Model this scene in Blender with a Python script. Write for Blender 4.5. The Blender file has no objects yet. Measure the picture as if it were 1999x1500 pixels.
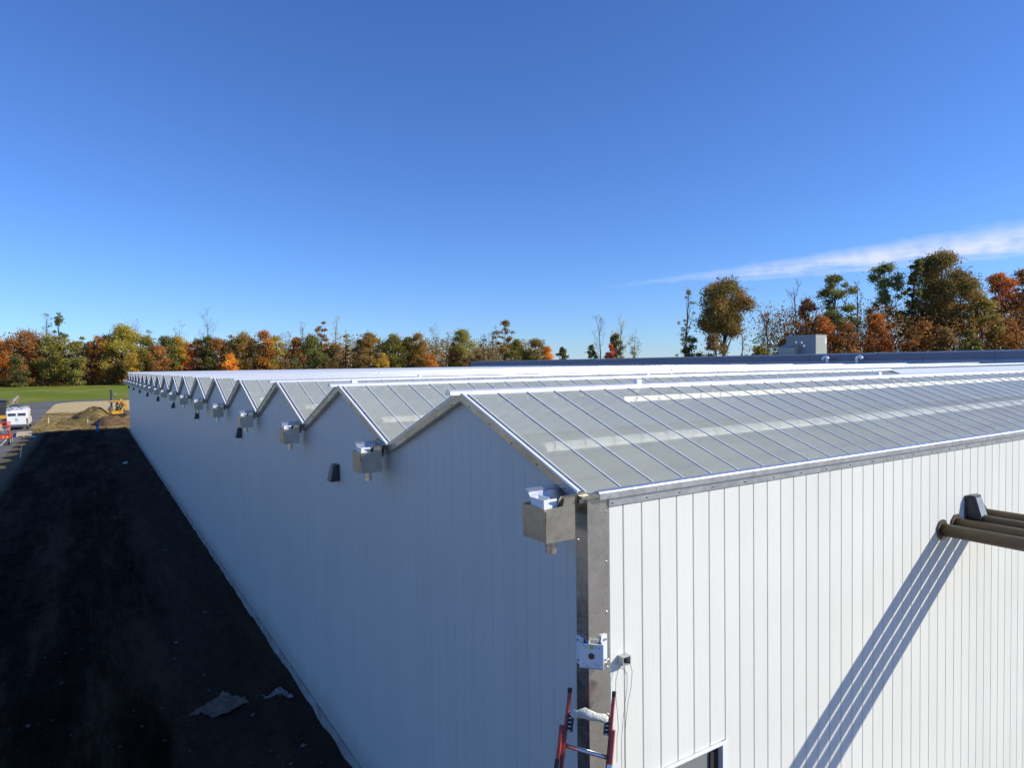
import bpy, math, random
import numpy as np
from mathutils import Vector, Matrix

random.seed(7)
rng = np.random.default_rng(11)
scene = bpy.context.scene
col = scene.collection

# ---------------------------------------------------------------- camera
cam_data = bpy.data.cameras.new('camera')
cam_data.sensor_width = 36.0
cam_data.lens = 23.516
cam_data.clip_start = 0.05
cam_data.clip_end = 5000
cam = bpy.data.objects.new('camera', cam_data)
col.objects.link(cam)
yaw, pit, rol = math.radians(32.311), math.radians(-1.697), math.radians(-0.775)
F = Vector((math.sin(yaw)*math.cos(pit), math.cos(yaw)*math.cos(pit), math.sin(pit)))
Rv = F.cross(Vector((0, 0, 1))).normalized()
Uv = Rv.cross(F)
R2 = Rv*math.cos(rol) + Uv*math.sin(rol)
U2 = Uv*math.cos(rol) - Rv*math.sin(rol)
cam.matrix_world = Matrix(((R2.x, U2.x, -F.x, -3.169), (R2.y, U2.y, -F.y, -4.028), (R2.z, U2.z, -F.z, 6.187), (0, 0, 0, 1)))
scene.camera = cam

# ---------------------------------------------------------------- sun, sky, exposure
SUN = Vector((.692, -.550, .473)).normalized()          # towards the sun
sun_el = math.asin(SUN.z)
sun_az = math.atan2(SUN.x, SUN.y)
sd = bpy.data.lights.new('sun', 'SUN')
sd.energy = 4.6
sd.angle = math.radians(0.5)
sd.color = (.99, .935, .775)
so = bpy.data.objects.new('sun', sd)
so.rotation_euler = (-SUN).to_track_quat('-Z', 'Y').to_euler()
so.location = (20, -30, 40)
col.objects.link(so)

world = bpy.data.worlds.new('World')
scene.world = world
world.use_nodes = True
wt = world.node_tree
for n_ in list(wt.nodes): wt.nodes.remove(n_)
def wn(t, **k):
    n = wt.nodes.new(t)
    for a, b in k.items(): setattr(n, a, b)
    return n
def wl(a, b): wt.links.new(a, b)
def wmath(op, a, b=None, clamp=False):
    m = wn('ShaderNodeMath', operation=op); m.use_clamp = clamp
    for i, v in enumerate((a, b)):
        if v is None: continue
        if isinstance(v, (int, float)): m.inputs[i].default_value = v
        else: wl(v, m.inputs[i])
    return m.outputs[0]
def wdot(a, vec):
    m = wn('ShaderNodeVectorMath', operation='DOT_PRODUCT'); wl(a, m.inputs[0]); m.inputs[1].default_value = vec
    return m.outputs['Value']
sky = wn('ShaderNodeTexSky')
sky.sky_type = 'NISHITA'
sky.sun_disc = False
sky.sun_elevation = sun_el
sky.sun_rotation = sun_az
sky.altitude = 300
sky.air_density = 1.0
sky.dust_density = 0.0
sky.ozone_density = 4.0
tc = wn('ShaderNodeTexCoord')
nrm = wn('ShaderNodeVectorMath', operation='NORMALIZE'); wl(tc.outputs['Generated'], nrm.inputs[0])
D_ = nrm.outputs['Vector']
# a long thin streak of high cloud: lies along one great circle, widening to the right
c1 = Vector((.634, .765, .110)).normalized(); c2 = Vector((.929, .344, .137)).normalized()
cn = c1.cross(c2).normalized()
if cn.z < 0: cn = -cn
ct = (c2 - c1*c1.dot(c2)).normalized()
u_ = wdot(D_, tuple(ct)); v_ = wdot(D_, tuple(cn)); f_ = wdot(D_, tuple(c1))
mp = wn('ShaderNodeMapping'); mp.inputs['Scale'].default_value = (6, 6, 42); wl(D_, mp.inputs['Vector'])
nz = wn('ShaderNodeTexNoise'); nz.inputs['Scale'].default_value = 2.6; nz.inputs['Detail'].default_value = 7; nz.inputs['Roughness'].default_value = .62; wl(mp.outputs[0], nz.inputs['Vector'])
nz2 = wn('ShaderNodeTexNoise'); nz2.inputs['Scale'].default_value = 55; nz2.inputs['Detail'].default_value = 4; wl(D_, nz2.inputs['Vector'])
width = wmath('ADD', wmath('MULTIPLY', u_, .050), .0015)
vv = wmath('ADD', v_, wmath('MULTIPLY', wmath('SUBTRACT', nz.outputs[0], .5), .022))
edge = wmath('SUBTRACT', 1.0, wmath('DIVIDE', wmath('ABSOLUTE', vv), width), True)
edge = wmath('MULTIPLY', edge, 1.25, True)
m1 = wmath('MULTIPLY', edge, wmath('MULTIPLY', u_, 2.8, True), True)
dens = wmath('MULTIPLY', m1, wmath('MULTIPLY', wmath('SUBTRACT', wmath('ADD', wmath('MULTIPLY', nz2.outputs[0], .5), nz.outputs[0]), .42), 2.1, True), True)
dens = wmath('MULTIPLY', dens, wmath('GREATER_THAN', f_, 0.0))
dens = wmath('MULTIPLY', dens, .78)
mixc = wn('ShaderNodeMixRGB'); mixc.blend_type = 'MIX'
hs = wn('ShaderNodeHueSaturation'); hs.inputs['Saturation'].default_value = 1.0; hs.inputs['Value'].default_value = 1.0; wl(sky.outputs[0], hs.inputs['Color'])
tint = wn('ShaderNodeMixRGB'); tint.blend_type = 'MULTIPLY'; tint.inputs[0].default_value = 1.0; wl(hs.outputs[0], tint.inputs[1]); tint.inputs[2].default_value = (.72, 1.0, 1.56, 1)
wl(dens, mixc.inputs[0]); wl(tint.outputs[0], mixc.inputs[1]); mixc.inputs[2].default_value = (8.0, 8.2, 9.2, 1)
bg = wn('ShaderNodeBackground'); bg.inputs['Strength'].default_value = 0.094
wl(mixc.outputs[0], bg.inputs[0])
wo = wn('ShaderNodeOutputWorld'); wl(bg.outputs[0], wo.inputs[0])

scene.view_settings.view_transform = 'Standard'
scene.view_settings.look = 'None'
scene.view_settings.gamma = 1
scene.view_settings.exposure = 0.22
scene.render.engine = 'CYCLES'
scene.cycles.max_bounces = 6
scene.cycles.transparent_max_bounces = 12

# ---------------------------------------------------------------- helpers
def tag(o, label=None, cat=None, group=None, kind=None):
    if label: o['label'] = label
    if cat: o['category'] = cat
    if group: o['group'] = group
    if kind: o['kind'] = kind
    return o
def empty(name, loc, label, cat, group=None, rz=0):
    o = bpy.data.objects.new(name, None); col.objects.link(o)
    o.location = loc; o.rotation_euler = (0, 0, rz); o.empty_display_size = .3
    return tag(o, label, cat, group)
class MB:
    def __init__(s): s.v = []; s.f = []
    def add(s, vs, fs):
        b = len(s.v); s.v += [tuple(x) for x in vs]; s.f += [tuple(i+b for i in f) for f in fs]; return s
    def box(s, x0, y0, z0, x1, y1, z1):
        return s.add([(x0,y0,z0),(x1,y0,z0),(x1,y1,z0),(x0,y1,z0),(x0,y0,z1),(x1,y0,z1),(x1,y1,z1),(x0,y1,z1)],
                     [(3,2,1,0),(4,5,6,7),(0,1,5,4),(1,2,6,5),(2,3,7,6),(3,0,4,7)])
    def prism(s, pts, off):
        """pts: ring of 3-D points, off: extrusion vector"""
        n = len(pts); o = Vector(off)
        return s.add(list(pts)+[tuple(Vector(p)+o) for p in pts],
                     [tuple(range(n))[::-1], tuple(range(n, 2*n))]+[(i, (i+1) % n, (i+1) % n+n, i+n) for i in range(n)])
    def bar(s, a, b, w, h, up=(0, 0, 1)):
        a = Vector(a); b = Vector(b); d = (b-a).normalized(); u = Vector(up)
        r = d.cross(u).normalized()*w/2; q = r.cross(d).normalized()*h/2
        return s.prism([a-r-q, a+r-q, a+r+q, a-r+q], b-a)
    def tube(s, pts, r, n=8, cap=True):
        pts = [Vector(p) for p in pts]; rs = r if isinstance(r, (list, tuple)) else [r]*len(pts)
        rings = []; ref = None
        for i, p in enumerate(pts):
            d = (pts[min(i+1, len(pts)-1)]-pts[max(i-1, 0)]).normalized()
            if ref is None: ref = Vector((0, 0, 1)) if abs(d.z) < .9 else Vector((1, 0, 0))
            a = d.cross(ref).normalized(); b = a.cross(d).normalized(); ref = b
            rings.append([p+(a*math.cos(2*math.pi*k/n)+b*math.sin(2*math.pi*k/n))*rs[i] for k in range(n)])
        vs = [v for g in rings for v in g]; fs = []
        for i in range(len(pts)-1):
            for k in range(n):
                k2 = (k+1) % n; fs.append((i*n+k, i*n+k2, (i+1)*n+k2, (i+1)*n+k))
        if cap: fs += [tuple(range(n)), tuple(range((len(pts)-1)*n, len(pts)*n))[::-1]]
        return s.add(vs, fs)
    def mesh(s, name, mat, smooth=False):
        me = bpy.data.meshes.new(name); me.from_pydata(s.v, [], s.f)
        me.materials.append(mat)
        if smooth: me.shade_smooth()
        me.update(); return me
    def build(s, name, mat, parent=None, smooth=False, bevel=0):
        import bmesh
        me = s.mesh(name, mat, smooth)
        bm = bmesh.new(); bm.from_mesh(me); bmesh.ops.recalc_face_normals(bm, faces=bm.faces)
        if bevel: bmesh.ops.bevel(bm, geom=bm.edges, offset=bevel, segments=2, affect='EDGES')
        bm.to_mesh(me); bm.free()
        return link(name, me, parent)
def link(name, me, parent=None, loc=None):
    o = bpy.data.objects.new(name, me); col.objects.link(o)
    if parent: o.parent = parent
    if loc: o.location = loc
    return o

class Mt:
    """little node-material builder"""
    def __init__(s, name):
        s.m = bpy.data.materials.new(name); s.m.use_nodes = True; s.t = s.m.node_tree
        s.b = s.t.nodes['Principled BSDF']; s.out = s.t.nodes['Material Output']
        s.tc = s.t.nodes.new('ShaderNodeTexCoord')
    def n(s, t): return s.t.nodes.new(t)
    def l(s, a, b): s.t.links.new(a, b)
    def noise(s, scale, detail=4, rough=.55, coord='Object', stretch=None):
        t = s.n('ShaderNodeTexNoise'); t.inputs['Scale'].default_value = scale; t.inputs['Detail'].default_value = detail; t.inputs['Roughness'].default_value = rough
        src = s.tc.outputs[coord]
        if coord == 'World': pass
        if stretch:
            mp = s.n('ShaderNodeMapping'); mp.inputs['Scale'].default_value = stretch; s.l(src, mp.inputs['Vector']); src = mp.outputs[0]
        s.l(src, t.inputs['Vector']); return t.outputs[0]
    def pos(s):
        g = s.n('ShaderNodeNewGeometry'); return g.outputs['Position']
    def wnoise(s, scale, detail=4, rough=.55, stretch=(1, 1, 1)):
        t = s.n('ShaderNodeTexNoise'); t.inputs['Scale'].default_value = scale; t.inputs['Detail'].default_value = detail; t.inputs['Roughness'].default_value = rough
        mp = s.n('ShaderNodeMapping'); mp.inputs['Scale'].default_value = stretch; s.l(s.pos(), mp.inputs['Vector']); s.l(mp.outputs[0], t.inputs['Vector'])
        return t.outputs[0]
    def ramp(s, fac, stops):
        r = s.n('ShaderNodeValToRGB'); e = r.color_ramp.elements
        while len(e) < len(stops): e.new(.5)
        for k, (p, c) in enumerate(stops): e[k].position = p; e[k].color = (*c, 1) if len(c) == 3 else c
        s.l(fac, r.inputs[0]); return r.outputs[0]
    def mix(s, fac, a, b, mode='MIX'):
        m = s.n('ShaderNodeMixRGB'); m.blend_type = mode
        for i, v in ((0, fac), (1, a), (2, b)):
            if isinstance(v, (int, float)): m.inputs[i].default_value = v
            elif isinstance(v, tuple): m.inputs[i].default_value = (*v, 1)
            else: s.l(v, m.inputs[i])
        return m.outputs[0]
    def math(s, op, a, b=0.0, clamp=False):
        m = s.n('ShaderNodeMath'); m.operation = op; m.use_clamp = clamp
        for i, v in enumerate((a, b)):
            if isinstance(v, (int, float)): m.inputs[i].default_value = v
            else: s.l(v, m.inputs[i])
        return m.outputs[0]
    def bump(s, h, strength=.3, dist=.02, prev=None):
        b = s.n('ShaderNodeBump'); b.inputs['Strength'].default_value = strength; b.inputs['Distance'].default_value = dist
        s.l(h, b.inputs['Height'])
        if prev: s.l(prev, b.inputs['Normal'])
        s.l(b.outputs[0], s.b.inputs['Normal']); return b.outputs[0]
    def col(s, c):
        if isinstance(c, tuple): s.b.inputs['Base Color'].default_value = (*c, 1)
        else: s.l(c, s.b.inputs['Base Color'])
        return s
    def set(s, **k):
        for a, v in k.items():
            i = s.b.inputs[a.replace('_', ' ')]
            if isinstance(v, (int, float)): i.default_value = v
            else: s.l(v, i)
        return s
def matte(m):
    m.b.inputs['Specular IOR Level'].default_value = .04; return m
def simple(name, c, rough=.6, metal=0.0, var=.12, scale=6):
    m = Mt(name); nz = m.wnoise(scale, 5)
    a = tuple(max(0, x*(1-var)) for x in c); b = tuple(min(1, x*(1+var)) for x in c)
    m.col(m.ramp(nz, [(.3, a), (.7, b)])); m.set(Roughness=rough, Metallic=metal)
    if rough >= .85: matte(m)
    return m.m

# ---------------------------------------------------------------- materials
def wall_white(name, axis, k=(1, 1, 1)):
    m = Mt(name)
    n1 = m.wnoise(.6, 5, .6); n2 = m.wnoise(5, 4, .6, (1, 1, .12) )
    c = m.ramp(n1, [(.25, (.77, .765, .715)), (.75, (.84, .835, .78))])
    c = m.mix(m.ramp(n2, [(.5, (0, 0, 0)), (.9, (.16, .16, .16))]), c, (.60, .60, .585))
    info = m.n('ShaderNodeObjectInfo')
    c = m.mix(1.0, c, m.ramp(info.outputs['Random'], [(0, (.965, .965, .965)), (1, (1, 1, 1))]), 'MULTIPLY')
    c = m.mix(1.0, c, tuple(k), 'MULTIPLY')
    if axis == 1:      # a pale scuffed smear, and dirt splashed along the foot
        d_ = m.n('ShaderNodeVectorMath'); d_.operation = 'MULTIPLY_ADD'; d_.inputs[1].default_value = (0, .9, 1.6); d_.inputs[2].default_value = (0, -12.3*.9, -3.78*1.6); m.l(m.pos(), d_.inputs[0])
        ln_ = m.n('ShaderNodeVectorMath'); ln_.operation = 'LENGTH'; m.l(d_.outputs[0], ln_.inputs[0])
        sm = m.math('MULTIPLY', m.math('SUBTRACT', 1.0, ln_.outputs['Value'], True), m.math('MULTIPLY', m.math('SUBTRACT', m.wnoise(2.2, 4, .6, (1, 2.2, .6)), .5, True), 9.0, True))
        c = m.mix(m.math('MULTIPLY', sm, .65), c, (.80, .80, .80))
        sz = m.n('ShaderNodeSeparateXYZ'); m.l(m.pos(), sz.inputs[0])
        sp = m.math('MULTIPLY', m.math('SUBTRACT', 1.0, m.math('DIVIDE', m.math('SUBTRACT', sz.outputs[2], .28), m.math('ADD', .1, m.math('MULTIPLY', m.wnoise(3, 5, .7), .7))), True), .5)
        c = m.mix(sp, c, (.30, .26, .22))
    m.col(c)
    # fine rolled ribs, 1.6 cm apart
    sx = m.n('ShaderNodeSeparateXYZ'); m.l(m.pos(), sx.inputs[0])
    w = m.math('SINE', m.math('MULTIPLY', sx.outputs[axis], 2*math.pi/.031))
    w = m.math('POWER', m.math('ABSOLUTE', w), 6.0)
    b1 = m.bump(w, .35, .0015)
    m.bump(m.wnoise(3, 3, .5, (1, 1, .3)), .12, .03, b1)
    m.set(Roughness=.42)
    m.b.inputs['Specular IOR Level'].default_value = .4
    return m.m
M = {}
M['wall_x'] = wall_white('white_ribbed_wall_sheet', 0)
M['wall_y'] = wall_white('shade_toned_gable_sheet', 1, (.82, .83, .83))  # white sheet with its colour darkened to deepen the gable's shade
m = Mt('joint_core'); m.col((.16, .17, .18)).set(Roughness=.8); M['core'] = m.m
def galv(name, a, b, rough=.34, metal=.9):
    m = Mt(name)
    v = m.n('ShaderNodeTexVoronoi'); v.inputs['Scale'].default_value = 34; m.l(m.pos(), v.inputs['Vector'])
    n1 = m.wnoise(2.2, 6, .65); n2 = m.wnoise(14, 5, .7)
    c = m.ramp(n1, [(.3, a), (.7, b)])
    bw = m.n('ShaderNodeRGBToBW'); m.l(v.outputs['Color'], bw.inputs[0]); c = m.mix(.14, c, bw.outputs[0], 'SOFT_LIGHT')
    c = m.mix(m.ramp(n2, [(.55, (0, 0, 0)), (.8, (.5, .5, .5))]), c, tuple(x*.72 for x in a))
    m.col(c)
    m.set(Metallic=metal, Roughness=m.ramp(n2, [(.2, (rough-.1,)*3), (.8, (rough+.16,)*3)]))
    m.bump(n1, .25, .015)
    return m.m
M['galv'] = galv('galvanised_steel', (.60, .585, .55), (.80, .785, .75), .22)
M['galv_dull'] = galv('weathered_galvanised_steel', (.46, .43, .37), (.68, .64, .55), .27)
M['alu'] = galv('mill_aluminium', (.66, .67, .68), (.80, .80, .80), .3, .85)
M['white_alu'] = simple('white_aluminium', (.84, .85, .87), .35, 0, .05)
M['ridge'] = simple('satin_aluminium', (.95, .95, .94), .28, .5, .04)
M['tube'] = simple('glint_plate_steel', (.9, .9, .87), .62, .9, .03)  # only for the added glint plate under the ridge
M['bar'] = simple('glazing_bar_aluminium', (.74, .76, .80), .4, 0, .08)
M['screw'] = simple('screw_head', (.28, .27, .26), .4, .8)
M['concrete'] = simple('concrete', (.34, .32, .29), .9, 0, .3, 3)
M['bracket'] = simple('white_painted_bracket', (.78, .80, .84), .4, 0, .05)
M['dark'] = simple('dark_hole', (.02, .018, .016), .7)
M['bronze'] = simple('dark_bronze_paint', (.045, .042, .044), .38, .2, .2)
M['lens'] = simple('lamp_lens', (.30, .30, .31), .12)
M['rust'] = None
m = Mt('rusty_pipe_steel'); n1 = m.wnoise(3.5, 7, .7, (1, .5, 1)); n2 = m.wnoise(22, 5, .7)
c = m.ramp(n1, [(.3, (.05, .038, .026)), (.45, (.14, .095, .05)), (.58, (.085, .078, .055)), (.72, (.26, .13, .05))])
c = m.mix(m.ramp(n2, [(.5, (0, 0, 0)), (.8, (.5, .5, .5))]), c, (.06, .045, .035)); m.col(c)
m.set(Roughness=.55, Metallic=.25); m.bump(n2, .3, .004); M['rust'] = m.m
# greenhouse glazing: rigid diffusing sheet, partly see-through, glossy skin
def glazing():
    m = Mt('diffusing_roof_sheet')
    n1 = m.wnoise(1.1, 5, .6); n2 = m.wnoise(7, 5, .65, (1, 1, 1))
    info = m.n('ShaderNodeObjectInfo')
    m.col(m.mix(1.0, m.ramp(n1, [(.3, (.80, .82, .70)), (.7, (.94, .95, .82))]), m.ramp(info.outputs['Random'], [(0, (.86, .87, .88)), (1, (1, 1, 1))]), 'MULTIPLY'))
    m.set(Roughness=m.ramp(n2, [(.3, (.16,)*3), (.75, (.30,)*3)]))
    m.b.inputs['IOR'].default_value = 1.6
    m.bump(m.wnoise(2.2, 3), .08, .02)
    tr = m.n('ShaderNodeBsdfTransparent'); tr.inputs[0].default_value = (.96, .96, .93, 1)
    rf = m.n('ShaderNodeBsdfRefraction'); rf.inputs['Roughness'].default_value = .38; rf.inputs['IOR'].default_value = 1.25; rf.inputs[0].default_value = (.96, .96, .93, 1)
    m1 = m.n('ShaderNodeMixShader'); m1.inputs[0].default_value = .40
    m.l(tr.outputs[0], m1.inputs[1]); m.l(rf.outputs[0], m1.inputs[2])
    ms = m.n('ShaderNodeMixShader')
    m.l(m.ramp(n1, [(.3, (.54,)*3), (.7, (.64,)*3)]), ms.inputs[0])
    m.l(m.b.outputs[0], ms.inputs[1]); m.l(m1.outputs[0], ms.inputs[2]); m.l(ms.outputs[0], m.out.inputs[0])
    return m.m
M['glaze'] = glazing()
m = Mt('clear_sheet_inner_face'); m.t.nodes.remove(m.b); tr = m.n('ShaderNodeBsdfTransparent'); m.l(tr.outputs[0], m.out.inputs[0]); M['clear'] = m.m
M['screen'] = simple('grey_tone_screen', (.30, .32, .29), .9, 0, .15, .8)
M['purlin'] = simple('white_purlin', (.95, .94, .86), .4, 0, .04)
m = Mt('white_roof_sheet'); m.col(m.ramp(m.wnoise(1.5, 5), [(.3, (.76, .76, .74)), (.7, (.85, .85, .83))])).set(Roughness=.3); M['white_roof'] = m.m
M['fascia'] = simple('slate_blue_fascia', (.145, .165, .215), .5, .2, .06, 1.2)
M['grey_panel'] = simple('grey_insulated_panel', (.34, .38, .46), .5, 0, .05, 1.2)
M['coping'] = simple('pale_coping', (.30, .33, .40), .4, .3, .06)
M['roofmem'] = simple('grey_roof_membrane', (.4, .4, .4), .8)

# ================================================================ GREENHOUSE
W, H_R, G, XA = 3.901, .726, 5.183, .066
NB = 18; YE = NB*W; XE = 39.0
def roofz(y):
    t = (y % W)/W
    return G + H_R*(1-abs(2*t-1))
gh = empty('greenhouse', (0, 0, 0), 'long white multi-gabled greenhouse with glassy ridge-and-furrow roof and metal trim', 'greenhouse')
MB().box(.04, .012, 0, XE, YE, .28).build('foundation', M['concrete'], gh)
# inner wall cores (what shows in the joints)
core = MB()
core.box(XA+.05, .05, .28, XE, .07, G-.02)
pts = [(XA+.012, .03, .28)]
for i in range(NB):
    pts += [(XA+.012, i*W+.03, G-.05), (XA+.012, (i+.5)*W, G+H_R-.05)]
pts += [(XA+.012, YE-.03, G-.05), (XA+.012, YE-.03, .28)]
core.box(XA+.012, .03, .28, XA+.03, YE-.03, G-.06)
for i in range(NB):
    core.prism([(XA+.012, i*W+.05, G-.07), (XA+.012, (i+1)*W-.05, G-.07), (XA+.012, (i+.5)*W, G+H_R-.06)], (.018, 0, 0))
core.build('wall_core', M['core'], gh)
back = MB(); back.box(.1, YE-.05, .28, XE, YE+.02, G); back.box(XE-.05, 0, .28, XE, YE-.06, G)
for i in range(NB):
    back.prism([(XE-.05, i*W+.05, G+.001), (XE-.05, (i+1)*W-.05, G+.001), (XE-.05, (i+.5)*W, G+H_R-.06)], (.05, 0, 0))
back.build('rear_wall', M['wall_x'], gh)

# eave wall (sunlit side): vertical sheets 20 cm wide
SW = .2; GAP = .0075
x0 = .258; first = .4085
WX0, WX1, WZ0, WZ1 = .608, 1.608, 1.35, 2.747           # window opening
sheet_me = {}
def sheet_b(x, w, z0, z1, parent):
    k = (round(w, 4), z0, z1)
    if k not in sheet_me:
        b = MB(); g = GAP/2
        b.prism([(g, 0, z0), (g, .022, z0), (w-g, .022, z0), (w-g, 0, z0), (w-g-.004, -.004, z0), (g+.004, -.004, z0)], (0, 0, z1-z0))
        sheet_me[k] = b.mesh('wall_sheet', M['wall_x'])
    return link('wall_sheet', sheet_me[k], parent, (x, 0, 0))
x = first
edges = [x0]
while x < XE-.3: edges.append(round(x, 4)); x += SW
far = MB()
for a, b in zip(edges[:-1], edges[1:]):
    inside = a >= WX0-.01 and b <= WX1+.01
    if a > 24:
        g = GAP/2
        far.prism([(a+g, 0, .28), (a+g, .022, .28), (b-g, .022, .28), (b-g, 0, .28), (b-g-.004, -.004, .28), (a+g+.004, -.004, .28)], (0, 0, G-.13-.28))
    elif inside:
        sheet_b(a, b-a, WZ1+.02, G-.08, gh); sheet_b(a, b-a, .28, WZ0-.02, gh)
    else: sheet_b(a, b-a, .28, G-.08, gh)
tag(far.build('wall_sheets', M['wall_x'], gh), kind='stuff')
# window low in the sunlit wall
wf = MB()
wf.box(WX0-.01, -.03, WZ1-.005, WX1+.01, -.0045, WZ1+.012); wf.box(WX0, -.02, WZ0, WX0+.05, .05, WZ1-.006); wf.box(WX1-.05, -.02, WZ0, WX1, .05, WZ1-.006)
wf.box(WX0+.051, .012, WZ1-.03, WX1-.051, .05, WZ1-.0065)
wf.box(WX0-.01, -.035, WZ0-.04, WX1+.01, .05, WZ0-.001)
wobj = wf.build('window', M['white_alu'], gh)
mw = Mt('window_glass'); mw.col((.22, .23, .23)).set(Roughness=.12); mw.b.inputs['IOR'].default_value = 1.5
MB().box(WX0+.052, .02, WZ0+.002, WX1-.19, .03, WZ1-.052).build('pane', mw.m, wobj)
MB().box(WX1-.19, .0, WZ0+.002, WX1-.15, .045, WZ1-.052).build('mullion', M['bronze'], wobj)
MB().box(WX1-.149, .035, WZ0+.002, WX1-.052, .043, WZ1-.052).build('reveal', M['dark'], wobj)

# gable wall (shaded side)
def gable_sheet(mb, y0, y1, z0=.28, ox=0, oy=0):
    g = .0011; a, b = y0+g, y1-g
    def top(y): return roofz(y)-.05
    ys = [a]
    mid = (math.floor((a+.001)/W)+.5)*W
    val = (math.floor((a+.001)/W)+1)*W
    for q in (mid, val):
        if a < q < b: ys.append(q)
    ys.append(b)
    ring = [(XA, a-oy, z0)]+[(XA, y-oy, top(y)) for y in ys]+[(XA, b-oy, z0)]
    mb.prism(ring, (.011, 0, 0))
ys = [.15]; y = .283
while y < YE: ys.append(round(y, 4)); y += SW
ys.append(YE)
farg = MB()
for a, b in zip(ys[:-1], ys[1:]):
    if b-a < .03: continue
    if a < 17:
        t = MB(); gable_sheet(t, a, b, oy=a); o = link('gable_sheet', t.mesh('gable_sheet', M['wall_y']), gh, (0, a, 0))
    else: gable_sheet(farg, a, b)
tag(farg.build('gable_sheets', M['wall_y'], gh), kind='stuff')

# roof: bays
XR0 = .05; BS = .355
def rp(i, s, t, x, dz=0.0):
    """point on bay i, side s (0 front, 1 rear), t from eave/valley 0 to ridge 1"""
    y = i*W + (t*W/2 if s == 0 else W-t*W/2)
    return (x, y, G + H_R*t + dz)
def sheet_roof(mb, i, s, x0, x1, t0, t1, th=.008):
    a, b, c, d = rp(i, s, t0, x0), rp(i, s, t0, x1), rp(i, s, t1, x1), rp(i, s, t1, x0)
    mb.prism([a, b, c, d] if s == 0 else [a, d, c, b], (0, 0, -th))
def bar_xs(xend):
    xs = [XR0]; x = .406
    while x < xend: xs.append(x); x += BS
    return xs
bay_end = {0: 38.9, 1: 15.2, 2: 34.0, 3: 36.7}
glz_me = {}; bar_me = {}
def two_face(me):      # the upper skin of each sheet scatters light, its inner faces are clear
    me.materials.append(M['clear'])
    me.polygons.foreach_set('material_index', [0 if q % 6 == 0 else 1 for q in range(len(me.polygons))])
    return me
for i in range(NB):
    xe = bay_end.get(i, 38.9)
    xs = bar_xs(xe); nind = {0: 62, 1: 42, 2: 0}.get(i, 0)
    rest = MB(); bars = MB()
    for k in range(len(xs)-1):
        a, b = xs[k], xs[k+1]
        if k < nind:
            key = round(b-a, 3)
            if key not in glz_me:
                t = MB(); t.prism([(0, 0, 0), (b-a, 0, 0), (b-a, W/2, H_R), (0, W/2, H_R)], (0, 0, -.008)); glz_me[key] = two_face(t.mesh('roof_sheet', M['glaze']))
            link('roof_sheet', glz_me[key], gh, (a, i*W, G))
        else: sheet_roof(rest, i, 0, a, b, 0, 1)
    for k, a in enumerate(xs):
        if k < nind:
            if 'b' not in bar_me:
                t = MB(); t.bar((0, .02, .009), (0, W/2-.02, H_R-.001), .011, .009, (0, 0, 1)); bar_me['b'] = t.mesh('glazing_bar', M['bar'])
            link('glazing_bar', bar_me['b'], gh, (a, i*W, G+.002))
        else: bars.bar(rp(i, 0, .01, a, .007), rp(i, 0, .99, a, .007), .011, .009)
    for a in xs[::1]: bars.bar(rp(i, 1, .01, a, .014), rp(i, 1, .99, a, .014), .014, .022)
    if rest.v: tag(link('roof_sheets', two_face(rest.mesh('roof_sheets', M['glaze'])), gh), kind='stuff')
    r2 = MB(); sheet_roof(r2, i, 1, XR0, xe, 0, .999); link('rear_slope', two_face(r2.mesh('rear_slope', M['glaze'])), gh)
    tag(bars.build('glazing_bars', M['bar'], gh), kind='stuff')
    if i in (1, 2, 3):      # beyond the glazed length these bays are covered with plain white sheet
        w_ = MB(); sheet_roof(w_, i, 0, xe, 38.9, 0, .999, .02); sheet_roof(w_, i, 1, xe, 38.9, 0, .999, .02)
        w_.bar(rp(i, 0, 1, xe, .02), rp(i, 0, 1, 38.9, .02), .10, .03) if i > 1 else None
        w_.build('white_roof_slope', M['white_roof'], gh)
    # ridge cap: rounded hood
    rc = MB(); ex = -.148; n = 9
    ring = [(ex, (i+.5)*W+.062*math.cos(math.pi*q/(n-1)), G+H_R-.010+.040*math.sin(math.pi*q/(n-1))) for q in range(n)]
    ring += [(ex, (i+.5)*W-.072, G+H_R-.025), (ex, (i+.5)*W+.072, G+H_R-.025)]
    rc.prism(ring, (xe-ex, 0, 0)); rc.build('ridge_cap', M['ridge'], gh)
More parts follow.
